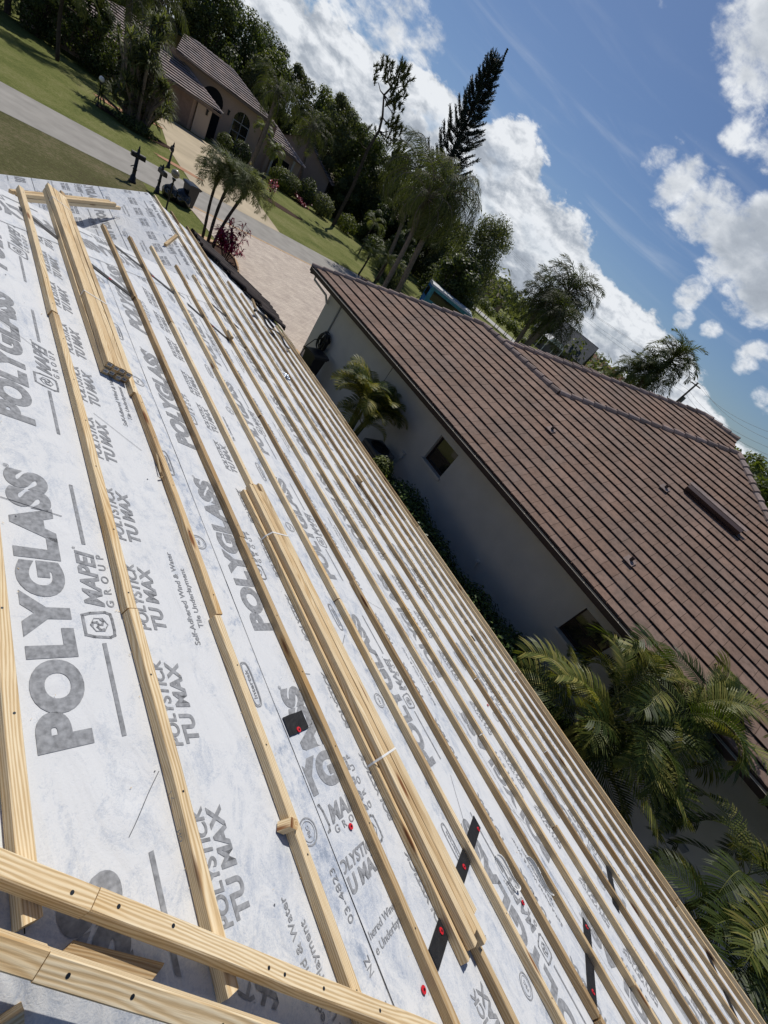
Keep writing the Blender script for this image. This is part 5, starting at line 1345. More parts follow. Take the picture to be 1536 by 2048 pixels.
# ------------------------------------------------------------------ broad trees from shared leaf clumps
def tree(label, base, h, rad, mat, n=7, per=420, size=.22, seed=0, trunk=.18, name='tree', group=None, low=.35, flat=.8, lean=0, cat='tree', branches=True, tr=None):
    R = random.Random(seed); t = empty(name, base, label, cat, group); b = MB(); tb = MB()
    th = h * low + .3; tb.tube([(0, 0, 0), (lean * th * .4, 0, th * .6), (lean * th, 0, th)], [trunk, trunk * .8, trunk * .65], 7)
    for k in range(n):
        f = (k + .5) / n; a = k * 2.4 + R.uniform(-.5, .5); rr = rad * (.2 + .75 * math.sin(math.pi * (.15 + .75 * f))) * R.uniform(.45, .95); z = h * low + (h * (1 - low) - rad * .25) * f
        c = Vector((rr * math.cos(a) * .8 + lean * h * f, rr * math.sin(a) * .8, z)); cr = rad * R.uniform(.30, .58) * (1.1 - .35 * f)
        leaf_cloud(b, c, (cr, cr, cr * flat), per, size, R, shell=.35, rb=R.uniform(.3, .65))
        tb.tube([(lean * th, 0, th * .9), Vector((lean * th, 0, th * .9)).lerp(c, .5) + Vector((0, 0, .1 * h * .3)), c], [trunk * .5, trunk * .3, trunk * .1], 5)
    place(t, 'trunk', tb.mesh('trunk', tr or M_barkd), Matrix.Identity(4)); place(t, 'crown', b.mesh('crown', mat), Matrix.Identity(4)); return t


def copy_tree(src, loc, label, rz=0, s=(1, 1, 1), group=None):
    o = src.copy(); COL.objects.link(o); o.location = loc; o.rotation_euler = (0, 0, rz); o.scale = s; o['label'] = label
    if group: o['group'] = group
    for c in list(src.children):
        d = c.copy(); COL.objects.link(d); d.parent = o
    return o


# ------------------------------------------------------------------ house across the street
hA = empty('house_across_street', (17, 55, 0), 'pinkish stucco house with mauve grey tile roof across the street', 'house')
def vw(b, y, x0, x1, z0, z1, mat=0): b.face([(x0, y, z0), (x1, y, z0), (x1, y, z1), (x0, y, z1)], mat)
b = MB(); YG, YM = 51.0, 53.6
vw(b, YG, 4.5, 12.2, 0, 2.45, 0); vw(b, YG, 16.1, 17.35, 0, 2.45, 1); vw(b, YG + .25, 12.2, 16.1, 0, 2.45, 0)
b.face([(17.35, YG, 0), (17.35, YM, 0), (17.35, YM, 3.2), (17.35, YG, 2.45)], 1)
vw(b, YM, 13, 23.9, 0, 4.35, 0); vw(b, YM - .6, 23.9, 27.6, 0, 3.0, 0); b.face([(23.9, YM - .6, 0), (23.9, YM + .01, 0), (23.9, YM + .01, 4.3), (23.9, YM - .6, 4.3)][::-1], 0); b.face([(27.6, YM - .6, 0), (27.6, YM + 8, 0), (27.6, YM + 8, 3), (27.6, YM - .6, 3)], 0)
b.box((12.2, YG + .1, 1.2), (.1, .3, 2.4)); b.build('wall', [M_stucco_p, M_stucco_l], hA)
kk = .42; co = 1 / math.hypot(1, kk); SF = Vector((0, co, kk * co)); EF = Vector((1, 0, 0))
b = MB()
pl1 = (YG - .6, 2.45); n1 = (0, -kk, 1); d1 = pl1[1] - kk * pl1[0]; q = lambda px, py: hit(px, py, n1, d1)
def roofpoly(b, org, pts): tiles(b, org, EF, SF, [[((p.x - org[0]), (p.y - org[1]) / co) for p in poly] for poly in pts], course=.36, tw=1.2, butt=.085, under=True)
org = Vector((10, pl1[0], pl1[1]))
roofpoly(b, org, [[q(150, 28), q(240, 95), q(446, 229), q(352, 105), q(256, 20), q(172, -18)]])
pl2 = (YM - .6, 4.3); d2 = pl2[1] - kk * pl2[0]; q2 = lambda px, py: hit(px, py, n1, d2)
roofpoly(b, Vector((10, pl2[0], pl2[1])), [[q2(352, 100), q2(405, 142), q2(545, 245), q2(467, 142), q2(389, 81), q2(368, 68)]])
d3 = 3.0 - kk * (YM - 1.2); q3 = lambda px, py: hit(px, py, n1, d3)
roofpoly(b, Vector((10, YM - 1.2, 3.0)), [[q3(527, 262), q3(611, 337), q3(556, 260), q3(541, 236)]])
b.face([q2(545, 245), q2(467, 142), q2(467, 142) + Vector((6, 6, -2.2)), q2(545, 245) + Vector((0, 10, 0))], 0, None, .4); b.face([q2(389, 81), q2(467, 142), q2(467, 142) + Vector((3, 7, -3)), q2(389, 81) + Vector((-6, 7, -3))], 0, None, .4)
b.face([q3(611, 337), q3(541, 236), q3(541, 236) + Vector((2, 5, -1)), q3(611, 337) + Vector((0, 8, 0))], 0, None, .4)
b.face([q(446, 229), q(352, 105), Vector((15.5, YM + 2, 3.2)), Vector((17.9, YM, 2.5))], 0, None, .4)
b.build('roof', [M_tilefar, M_gapshade], hA)
def cap_line(p, r): bb = MB(); ridge_caps(bb, p, r, w=.14, step=.5); bb.build('ridge_cap', M_tilefar, hA)
cap_line(q(446, 229), q(352, 105)); cap_line(q2(545, 245), q2(467, 142)); cap_line(q2(467, 142), q2(389, 81)); cap_line(q3(611, 337), q3(541, 236))
b = MB(); b.box((11.5, YG - .58, 2.36), (12.9, .04, .2)); b.box((19.0, YM - .6, 4.2), (9.5, .05, .22)); b.box((25.3, YM - 1.2, 2.9), (4.6, .04, .2)); b.build('fascia', simple('dark cream fascia', (.20, .15, .12), .8), hA)
# arched entry, door, arched window, sconces, columns
def arch(cx, y, w, z0, z1, n=12):
    r = w / 2; zc = z1 - r; return [(cx - r, y, z0), (cx + r, y, z0)] + [(cx + r * math.cos(math.pi * k / n), y, zc + r * math.sin(math.pi * k / n)) for k in range(n + 1)]
def at(px, py, y): return hit(px, py, (0, 1, 0), y)
e0, e1 = at(438, 190, YM - .02), at(415, 278, YM - .02)
b = MB(); b.face(arch(17.95, YM - .015, 2.0, 0.0, 3.75)); b.build('entry', M_dark, hA)
w0, w1 = at(474, 228, YM - .02), at(458, 298, YM - .02); wx = (w0.x + w1.x) / 2 + .5
b = MB(); b.face(arch(wx, YM - .02, 1.6, 1.0, 3.5)); wn = b.build('window', M_glass, hA)
b = MB()
for (c, d) in (((wx, YM - .05, 2.6), (1.6, .05, .07)), ((wx, YM - .05, 1.0), (1.7, .06, .09)), ((wx, YM - .05, 2.2), (.05, .05, 2.5)), ((wx, YM - .05, 1.8), (1.6, .04, .04)), ((wx - .8, YM - .05, 1.8), (.07, .05, 1.7)), ((wx + .8, YM - .05, 1.8), (.07, .05, 1.7))): b.box(c, d)
part_on(wn, 'frame', b.mesh('frame', M_grout), Matrix.Identity(4))
b = MB(); b.face([(24.6, YM - .62, .4), (26.4, YM - .62, .4), (26.4, YM - .62, 2.2), (24.6, YM - .62, 2.2)]); b.build('window', M_glass, hA)
for cx in (24.35, 26.6):
    b = MB(); b.lathe([(.16, 0), (.17, .1), (.13, .16), (.12, 2.5), (.16, 2.6), (.17, 2.75)], c=(cx, YM - 1.0, 0), seg=10); b.build('column', simple('pale column', (.45, .42, .38), .8), hA)
for px, py in ((414, 226), (457, 226)):
    p = at(px, py, YG - .06 if px < 430 else YM - .06); b = MB(); b.box(p, (.14, .12, .34)); b.box(p + Vector((0, 0, .2)), (.2, .16, .06)); b.build('wall_lamp', M_metal_k, hA)
b = MB(); vw(b, YG + .23, 12.5, 15.8, 0, 2.2); b.build('garage_door', simple('garage door', (.27, .19, .155), .8), hA)

# grey gabled house further right, and glimpses beyond the trees
def simple_house(label, center, w, d, h, rh, wallm, roofm, rz=0, courses=True, group=None):
    t = empty('house', center, label, 'house', group, rz); b = MB(); x, y = w / 2, d / 2
    for (p, q_) in (((-x, -y), (x, -y)), ((x, -y), (x, y)), ((x, y), (-x, y)), ((-x, y), (-x, -y))): b.face([(*p, 0), (*q_, 0), (*q_, h), (*p, h)])
    b.face([(-x, -y, h), (-x, y, h), (-x, 0, h + rh)][::-1]); b.face([(x, -y, h), (x, y, h), (x, 0, h + rh)]); local(obj('wall', b.mesh('wall', wallm), t))
    b = MB(); e = .5; L_ = math.hypot(y + e, rh * (y + e) / y)
    for s in (-1, 1):
        org = Vector((0, s * (y + e), h - rh * e / y)); up = (Vector((0, 0, h + rh)) - org).normalized()
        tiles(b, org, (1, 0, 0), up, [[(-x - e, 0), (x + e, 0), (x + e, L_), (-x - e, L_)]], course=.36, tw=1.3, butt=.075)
    ridge_caps(b, (-x - e, 0, h + rh), (x + e, 0, h + rh), step=.6); local(obj('roof', b.mesh('roof', [roofm, M_gapshade]), t))
    for k in (-.6, .1, .6):
        b = MB(); b.box((w * k / 2, -y - .02, h * .55), (1.3, .06, 1.1)); b.box((w * k / 2, -y - .05, h * .55), (.06, .04, 1.1), 1); local(obj('window', b.mesh('window', [M_glass, M_white]), t))
    b = MB(); b.box((w * .35 / 2, -y - .02, 1.05), (1.0, .05, 2.1)); local(obj('door', b.mesh('door', M_brown), t))
    return t


gp = G(590, 440); sg = simple_house('dim grey walled gabled house behind shrubs, right of the pinkish house', (33.8, 63.5, 0), 11.5, 8, 3.0, 2.2, M_stucco_g, M_tilefar, .9)
simple_house('mostly hidden tile roofed house glimpsed between the dark shrubs and tall palms', (49, 61, 0), 14, 9, 2.8, 2.3, M_stucco_g, M_tilefar, .55)
simple_house('distant tan house behind the hedge row beyond the blue van', (105, 86, 0), 16, 10, 3.2, 2.4, M_stucco_p, simple('tan far roof', (.30, .26, .22), .9), .3)
simple_house('distant grey house with a steep dark grey roof', (118, 62.5, 0), 15, 14, 3.6, 5.0, M_stucco_g, simple('dark grey far roof', (.10, .11, .125), .8), -1.2)
simple_house('distant house with an orange brown roof, rightmost of the far houses', (140, 60, 0), 18, 12, 3.4, 3.8, M_stucco_l, simple('orange far roof', (.34, .19, .13), .9), -1.3)
b = MB(); t = empty('awning', (100, 55.5, 0), 'white canopy standing in front of the distant grey house', 'canopy')
b.prism([(-2.2, 0), (2.2, 0), (1.2, 1.0), (-1.2, 1.0)], (98, 53, 3.4), (101.5, 57, 3.4), Vector((.75, -.66, 0)), (0, 0, 1)); b.build('cover', M_white, t)
b = MB()
for dx, dy in ((-1.6, 1.4), (1.6, -1.4)):
    for e in (0, 1): b.tube([(98 + 3.5 * e + dx, 53 + 4 * e + dy, 0), (98 + 3.5 * e + dx, 53 + 4 * e + dy, 3.5)], .06, 5)
b.build('legs', M_white, t)

# blue van with white roof
vz = 2.75
vA, vB, vC = hit(866, 562, (0, 0, 1), vz), hit(932, 612, (0, 0, 1), vz), hit(840, 582, (0, 0, 1), 1.9)
print('van', vA, vB)
vx = (vB - vA).normalized(); L = 5.6; vy = Vector((-vx.y, vx.x, 0)); t = empty('van', vA + vx * L / 2, 'blue van with a curved white roof parked beyond the brown roof', 'van')
def vp(a, s, z): return Vector((vA.x, vA.y, 0)) + vx * a + vy * s + Vector((0, 0, z))
b = MB(); side = [(0, .35), (5.6, .35), (5.6, 1.2), (5.3, 1.75), (4.6, 2.35), (0, 2.55)]
for s in (-1, 1): f = [vp(a, s * 1.0, z) for a, z in side]; b.face(f if s < 0 else f[::-1], 1)
for i in range(len(side)): a, c = side[i], side[(i + 1) % len(side)]; b.face([vp(a[0], -1, a[1]), vp(a[0], 1, a[1]), vp(c[0], 1, c[1]), vp(c[0], -1, c[1])][::-1], 0)
b.build('body', [M_blue, M_teal], t)
b = MB(); pr = [(-1.02, 0), (-.95, .16), (-.5, .26), (.5, .26), (.95, .16), (1.02, 0)]
b.prism(pr, vp(-.05, 0, 2.5), vp(4.5, 0, 2.38), vy, (0, 0, 1)); b.prism(pr, vp(4.5, 0, 2.38), vp(5.35, 0, 1.75), vy, (0, 0, 1)); b.build('roof_panel', simple('white van roof', (.55, .57, .58), .4, .5), t)
b = MB()
for s in (-1, 1): f = [vp(a, s * 1.012, z) for a, z in ((.4, 1.45), (4.6, 1.4), (4.4, 2.1), (.4, 2.25))]; b.face(f if s < 0 else f[::-1])
b.face([vp(-.012, -.8, 1.5), vp(-.012, .8, 1.5), vp(-.012, .75, 2.25), vp(-.012, -.75, 2.25)]); b.build('window', M_glass, t)
for a in (1.0, 4.6):
    for s in (-1, 1): b = MB(); b.prism([(.36 * math.cos(6.283 * k / 16), .36 * math.sin(6.283 * k / 16)) for k in range(16)], vp(a, s * .82, .36), vp(a, s * 1.03, .36), vx, (0, 0, 1)); b.build('wheel', M_metal_k, t)

# far road strip, hedge row on thin stems, far fence
p0, p1 = G(880, 556), G(1010, 668); rd = (p1 - p0).normalized(); rn_ = Vector((-rd.y, rd.x, 0)); 
sheet('far_road', [(p0 - rd * 40 - rn_ * 3), (p1 + rd * 60 - rn_ * 3), (p1 + rd * 60 + rn_ * 4), (p0 - rd * 40 + rn_ * 4)], .01, simple('pale road', (.42, .41, .39), .9))
random.seed(31); R = random.Random(31)
shrubs = []
for k in range(16):
    c = p0 + rd * (k * 2.3 - 9) - rn_ * 4.2
    if k == 0:
        s0 = empty('hedge_shrub', (c.x, c.y, 0), 'yellow green shrub in the stemmed hedge row before the pale far road', 'shrub', 'stemmed hedge row along the far road')
        b = MB(); leaf_cloud(b, (0, 0, 1.9), (1.35, 1.35, .95), 700, .17, R, shell=.5); place(s0, 'crown', b.mesh('crown', M_leafy), Matrix.Identity(4))
        b = MB(); [b.tube([(dx, 0, 0), (dx * 1.6, .1, 1.5)], .06, 5) for dx in (-.3, .3)]; place(s0, 'stems', b.mesh('stems', M_barkd), Matrix.Identity(4))
    else: copy_tree(s0, (c.x + R.uniform(-.3, .3), c.y + R.uniform(-.3, .3), 0), 'yellow green shrub in the stemmed hedge row before the pale far road', R.uniform(0, 6), (1, 1, R.uniform(.8, 1.15)), 'stemmed hedge row along the far road')

# ------------------------------------------------------------------ utility pole with wires
pb = far(1347, 806, 78); pt_ = far(1394, 768, 78); top = Vector((pb.x, pb.y, pt_.z + .2))
t = empty('utility_pole', (pb.x, pb.y, 0), 'weathered utility pole with a transformer rising behind the brown roof ridge', 'utility pole')
ln = Vector((pt_.x - pb.x, pt_.y - pb.y, 0)); b = MB(); b.tube([(pb.x, pb.y, 0), (pb.x + ln.x, pb.y + ln.y, top.z)], [.2, .13], 8); b.build('pole', simple('weathered pole', (.10, .085, .075), .9), t)
tp = Vector((pb.x + ln.x, pb.y + ln.y, top.z)); b = MB(); b.box(tp + Vector((0, 0, -.4)), (.16, 1.6, .14)); b.build('crossarm', M_barkd, t); b = MB(); b.lathe([(0, 0), (.3, 0), (.3, .9), (0, 1.0)], c=(pb.x + .35, pb.y - .35, tp.z - 3.3), seg=12); b.build('transformer', M_steel, t)
for i, (zz, dy) in enumerate(((0, .7), (0, -.7), (-1.4, .1), (-2.0, -.1))):
    a = tp + Vector((0, dy, zz)); c1 = far(1560, 872 + i * 16, 60) + Vector((0, 0, 0)); c0 = far(1015 + i * 2, 492 + i * 6, 150); b = MB(); pts = []
    for (s, e) in ((c0, a), (a, c1)):
        for k in range(13): f = k / 12; p = s.lerp(e, f); p.z -= 4 * f * (1 - f) * .9; pts.append(p)
    b.tube(pts, .014, 4); w_ = b.build('power_line', simple('grey wire %d' % i, (.16, .16, .17), .7)); tag(w_, 'thin power line strung from the utility pole across the clouds', 'power line', 'power lines at the utility pole')
# ------------------------------------------------------------------ trees
random.seed(77); R = random.Random(77)
GB = 'tall trees behind the houses across the street'
tA = tree('tall dark evergreen in the tree wall behind the pinkish house, at its left roof end', (14, 70, 0), 11.3, 3.6, M_leafgrey, 24, 620, .15, 1, low=.10, group=GB)
tB = tree('tall mid green tree rising above the pinkish house ridge', (25, 71, 0), 11.6, 3.8, M_leaf, 24, 620, .155, 2, low=.10, group=GB)
tC = tree('yellow green tall tree above the right end of the pinkish house roof', (29, 70, 0), 10.6, 3.6, M_leafy, 20, 560, .16, 3, low=.12, group=GB)
wall = [(-8, 72, 1.0), (-3, 74, 1.05), (2, 71, 1.0), (6.5, 74, 1.08), (10.5, 70, 1.0), (18, 72, 1.05), (21.5, 69, 1.02), (33, 72, 1.0), (36.5, 69, 1.06), (30, 76, 1.05), (22, 78, 1.08), (40.5, 71, 1.02), (26, 66, .8), (13, 64, .75), (34, 64, .72)]
desc = ['leftmost dark tree at the upper left corner', 'dark tree second from the upper left corner', 'dense tree just left of the pinkish house roof', 'tall dark tree over the left roof end of the pinkish house', 'tree mass directly over the pinkish garage roof',
        'tall tree over the pinkish house ridge', 'bushy tree behind the pinkish house ridge', 'tall tree right of the yellow green tree', 'tree with ragged crown near the first clouds', 'back row tree behind the yellow green tree', 'back row tree highest over the ridge', 'thin crowned tree standing against the clouds', 'shorter tree just behind the pinkish roof hip', 'low dark tree filling the gap behind the garage roof', 'low tree over the grey gabled house']
for i, ((x, y, s), d) in enumerate(zip(wall, desc)):
    src = (tA, tB, tA, tC, tB)[i % 5] if i not in (1, 2, 4) else (tA, tB)[i % 2]
    copy_tree(src, (x, y, 0), d, R.uniform(0, 6.28), (s * R.uniform(.9, 1.1), s * R.uniform(.9, 1.1), s), GB)
# right hand group behind the palms
GC = 'trees in the garden jungle right of the grey house'
tD = tree('dark shrubby tree beside the grey gabled house wall', (35.5, 55.5, 0), 5.2, 2.3, M_leaf, 16, 560, .115, 11, low=.05, group=GC)
for i, (x, y, s, src, d) in enumerate([(39, 52.5, 1.05, tD, 'dark dense tree in the garden jungle, next to the shrubby one'), (43.5, 50.5, 1.25, tD, 'big dark bush below the half hidden tile roof'), (40, 47, .85, tD, 'low dark bush behind the far lawn curve'), (37, 49.8, .8, tD, 'low dark bush at the lawn edge below the grey wall'),
                                         (48, 74, .98, tA, 'grey green tree behind the slender pine'), (53, 72, .98, tB, 'tree behind the tall queen palms'), (44.5, 73, .95, tA, 'tree between the cloud gap and the slender pine'), (58, 68, .78, tA, 'grey tree right of the queen palm crowns'), (48.5, 46, 1.0, tD, 'dark bush under the queen palms'), (53, 48, 1.3, tD, 'dark bush left of the blue van'),
                                         (60, 62, 1.25, tD, 'broad bush behind the blue van'), (51, 55, 1.3, tD, 'dark bush deep between the queen palms'), (35.5, 42.5, .7, tD, 'dark bush at the right end of the far lawn'), (43, 43, .7, tD, 'low bush at the foot of the queen palms'), (5.2, 49.0, .75, tD, 'dark bush before the pinkish wall, nearest the upper left corner'), (8.2, 48.6, .85, tD, 'dark bush before the pinkish wall, middle one'), (11.2, 48.8, .8, tD, 'dark bush before the pinkish wall, next to the garage door'), (2.0, 52.5, 1.2, tD, 'dark bush behind the three dark trunked trees'), (33.5, 60.5, .96, tA, 'grove tree behind the grey gabled house roof'), (37.5, 58.5, .98, tB, 'grove tree between the grey gable and the slender pine trunk'), (41, 56.5, .92, tA, 'grove tree just right of the slender pine trunk'), (44.5, 54, .9, tB, 'grove tree behind the left queen palm crown'), (46.5, 50, .8, tA, 'grove tree behind the slanting palm trunks'), (51, 51, .84, tB, 'grove tree below the Norfolk pine'), (42, 64, .95, tB, 'taller grove tree left of the Norfolk pine')]):
    copy_tree(src, (x, y, 0), d, R.uniform(0, 6.28), (s, s, s * R.uniform(.92, 1.08)), GC)
tE = tree('large olive green tree with rounded crown right of the queen palms', far(975, 490, 52).to_2d().to_3d(), 10.8, 3.9, M_leafgrey, 30, 700, .11, 21, low=.18, group=GC)
copy_tree(tD, far(940, 520, 47).to_2d().to_3d(), 'dark round tree below the large olive green tree', 1.2, (1.35, 1.35, 1.25), GC)
tF = tree('small yellow green tree in the yard before the blue van', far(940, 525, 50).to_2d().to_3d(), 6.6, 2.6, M_leafy, 9, 420, .12, 23, low=.4, group=GC)
tG = tree('bright green distant tree behind the utility pole', far(1375, 850, 62).to_2d().to_3d(), 7.2, 3.0, M_leafy, 9, 420, .2, 25, low=.2)
far_t = [(1470, 868, 66, 9.0, 'distant tree past the far end of the ridge'), (1515, 930, 55, 8.8, 'green tree at the right edge behind the brown hip'), (1540, 985, 48, 8.4, 'tree lowest on the right edge behind the brown hip')]
for px, py, d, h, l in far_t: copy_tree(tG, far(px, py, d).to_2d().to_3d(), l, R.uniform(0, 6), (1.25, 1.25, h / 7.2))
# slender pine with bare bent trunk
def needle_tuft(b, c, d, L, r, n, R, rb=.4):
    for k in range(n):
        p = c + d * L * R.random(); q = (d * .9 + Vector((R.gauss(0, .5), R.gauss(0, .5), R.gauss(0, .5)))).normalized(); s = q.cross(Vector((R.random(), R.random(), R.random()))).normalized() * .03
        l = r * R.uniform(.6, 1.1); b.face([p - s, p + s, p + q * l + s * .3, p + q * l - s * .3], 0, None, min(1, max(0, rb + R.uniform(-.3, .3))))
def pine(label, pts, tufts, seed, mat, r=(.2, .07)):
    R = random.Random(seed); base = Vector((pts[0].x, pts[0].y, 0)); t = empty('pine_tree', base, label, 'pine tree'); tb = MB(); n = len(pts); P = [p - base for p in pts]; tb.tube(P, [r[0] + (r[1] - r[0]) * k / (n - 1) for k in range(n)], 7)
    b = MB()
    for (k, off, m) in tufts:
        f = P[k]; e = f + Vector(off); tb.tube([f, f.lerp(e, .5) + Vector((0, 0, -.15)), e], [.07, .05, .03], 5)
        for _ in range(m): c = e + Vector((R.gauss(0, .45), R.gauss(0, .45), R.gauss(.1, .35))); needle_tuft(b, c, Vector((R.gauss(0, .4), R.gauss(0, .4), 1)).normalized(), .5, .38, 38, R)
    place(t, 'trunk', tb.mesh('trunk', M_barkd), Matrix.Identity(4)); place(t, 'crown', b.mesh('crown', mat), Matrix.Identity(4)); return t
pts = [far(*q, 58) for q in ((688, 405), (705, 375), (735, 300), (758, 262), (765, 235), (768, 190), (782, 175))]; pts[0].z = 0
pine('slender pine with a bare bent trunk and tufted top against the clouds', pts, [(6, (-.9, .3, .6), 12), (6, (0, 0, 1.4), 14), (6, (.8, -.3, .7), 14), (5, (1.1, -.4, .2), 14), (5, (1.5, -.5, -.6), 12), (4, (1.7, -.4, .0), 12), (5, (-.9, .3, .4), 7), (3, (1.6, -.5, .3), 12), (3, (2.0, -.8, -.3), 10), (2, (-1, .4, .2), 7), (3, (.9, -.2, .6), 8), (5, (.4, 0, .9), 10)], 5, mat_leaf('olive needle', [(.03, .038, .012), (.06, .07, .022), (.10, .10, .035)], .6, .15))
# Norfolk pine: whorls of upswept rope-like branches
def norfolk():
    b0 = far(893, 335, 60); b1 = far(990, 118, 60); base = Vector((b0.x, b0.y, 0)); t = empty('norfolk_pine', base, 'tall dark leaning Norfolk pine standing high against the clouds and sky', 'norfolk pine'); R = random.Random(6)
    H = b1.z; d = (b1 - b0); lean = Vector((d.x / d.z, d.y / d.z, 0)); z0 = 4.0; ax = lambda z: Vector((lean.x * (z - b0.z), lean.y * (z - b0.z), z)) + Vector((0, 0, 0))
    tb = MB(); tb.tube([Vector((0, 0, 0)), ax(8), ax(14), ax(H + .5)], [.32, .24, .16, .04], 8); b = MB(); z = 7.5
    while z < H:
        f = (z - 7.5) / (H - 7.5); Lb = (2.9 * (1 - f) ** .9 + .6); nb_ = 6; a0 = R.uniform(0, 6)
        for k in range(nb_):
            a = a0 + 6.283 * k / nb_ + R.uniform(-.2, .2); l = Lb * R.uniform(.75, 1.12); o = ax(z); P = [o, o + Vector((math.cos(a) * l * .5, math.sin(a) * l * .5, .06 * l)), o + Vector((math.cos(a) * l, math.sin(a) * l, .62 * l))]
            tb.tube(P, [.05, .035, .02], 4); m = int(4 + l * 2.4)
            for j in range(m):
                ff = .3 + .7 * j / m; p = P[0].lerp(P[1], ff * 2) if ff < .5 else P[1].lerp(P[2], ff * 2 - 1)
                for sg in (-1, 0, 1):
                    sd = (Vector((-math.sin(a) * sg * .8, math.cos(a) * sg * .8, .75 + .3 * (sg == 0))) + Vector((math.cos(a), math.sin(a), 0)) * .7).normalized(); ll = .50 * (1.15 - .5 * abs(ff - .6))
                    for q in range(11):
                        c = p + sd * ll * q / 11; u = Vector((R.gauss(0, 1), R.gauss(0, 1), R.gauss(0, 1))).normalized(); w = (sd * .8 + u * .75).normalized() * .19; v = w.cross(u).normalized() * .034
                        b.face([c - v, c + v, c + w + v * .6, c + w - v * .6], 0, None, R.random())
        z += .86 - .34 * f
    # second leader
    for k in range(26):
        zz = H - 3.2 + k * .17; o = ax(H - 3.4) + Vector((.62, -.35, 0)) + (ax(zz) - ax(H - 3.4)) * 1.0
        for q in range(7):
            a = R.uniform(0, 6.283); l = .42 * (1 - k / 34); e = o + Vector((math.cos(a) * l, math.sin(a) * l, .3 * l)); v = (e - o).cross(Vector((0, 0, 1))).normalized() * .07; b.face([o - v, o + v, e + v + Vector((0, 0, .12)), e - v + Vector((0, 0, .12))], 0, None, R.random())
    tb.tube([ax(H - 4.5), ax(H - 3.4) + Vector((.62, -.35, 0)), ax(H + 1.0) + Vector((.62, -.35, 0))], [.06, .05, .02], 5)
    place(t, 'trunk', tb.mesh('trunk', M_barkd), Matrix.Identity(4)); place(t, 'crown', b.mesh('crown', M_needle), Matrix.Identity(4))
norfolk()
# queen palms
def trunk_palm(label, pb_, pt2, dist, fr, nf, sc, r0=.2, r1=.14, low=-.9, up=1.0, group=None, dist2=None, **k):
    a = far(*pb_, dist); c = far(*pt2, dist2 or dist); f = -a.z / (c.z - a.z) if a.z > 0 else 0; base = Vector((a.x, a.y, 0)) if a.z > 0 else Vector((a.x, a.y, 0)); h = c.z
    return palm(label, base, h, ((c.x - base.x) / h, (c.y - base.y) / h), r0, r1, nf, fr, sc, 0.2, low=low, up=up, group=group, **k)
GQ = 'tall queen palms beyond the street'
trunk_palm('tall queen palm, left of the pair with long slanting trunks', (778, 565), (850, 400), 34, fQ, 24, .95, .17, .13, group=GQ)
trunk_palm('tall queen palm, right of the pair, with the larger green crown', (800, 572), (896, 395), 35.5, fQ, 32, 1.08, .2, .16, group=GQ)
trunk_palm('queen palm behind the pair with darker crown, near the Norfolk pine foot', (790, 500), (835, 345), 44, fQ, 26, 1.15, .17, .13, group=GQ)
trunk_palm('queen palm leaning over the grey gabled house', (608, 340), (625, 262), 62, fQ, 18, .95, .2, .15, group=GQ)
trunk_palm('tall queen palm rising in front of the pinkish house right roof', (510, 305), (555, 190), 50.3, fQ, 16, .8, .2, .16, group=GQ)
trunk_palm('queen palm in front of the garage roof, its trunk crossing the tiles', (300, 130), (318, 10), 48.5, fQ, 16, .85, .17, .14, group=GQ)
trunk_palm('queen palm left of the garage, its drooping crown cut by the top edge', (255, 90), (262, -10), 47.5, fQ, 16, .85, .17, .14, group=GQ)
# small palms on the lawns
GS = 'small palms on the lawns across the street'
palm('small green palm under the arched window of the pinkish house', (21.9, 51.2, 0), 3.4, (.03, -.02), .08, .06, 18, fY, 1.0, .3, group=GS, bark=M_barkd, low=-.5)
palm('small yellow green palm with a curved thin trunk left of the rounded bush', (19.6, 42.9, 0), 2.9, (.12, .1), .08, .07, 22, fY, 1.0, .6, group=GS, bark=M_barkd, low=-.6)
palm('young palm standing at the far end of the far lawn in dark shade', (30.5, 41.2, 0), 2.9, (.1, .1), .07, .05, 14, fM, .8, .3, group=GS, bark=M_barkd, low=-.5)
palm('small arching palm by the street beyond the brown roof corner, left of two', (24.4, 31.6, 0), 1.5, (.05, 0), .08, .06, 18, fM, .85, .4, group=GS, bark=M_barkd, low=-.5)
palm('small arching palm by the street beyond the brown roof corner, right of two', (26.8, 32.3, 0), 1.7, (.05, 0), .08, .06, 18, fM, .95, .4, group=GS, bark=M_barkd, low=-.5)
palm('palm with dark drooping crown on the far lawn near the upper left corner', (5.75, 44.5, 0), 3.9, (0, .02), .11, .09, 22, fM, 1.35, .2, group=GS, bark=M_barkd, low=-.9)
t0_ = None
for i, (x, y, l) in enumerate(((3.8, 50.9, 'dark trunked tree at the very top left, first of three'), (4.7, 52, 'dark trunked tree at the top left, second of three'), (5.4, 50.6, 'dark trunked tree at the top left, third of three'))):
    if i == 0: t0_ = tree(l, (x, y, 0), 8.6, 2.8, M_leaf, 9, 420, .22, 40, trunk=.2, low=.38)
    else: copy_tree(t0_, (x, y, 0), l, i * 2.0, (1, 1, .95 + .08 * i))
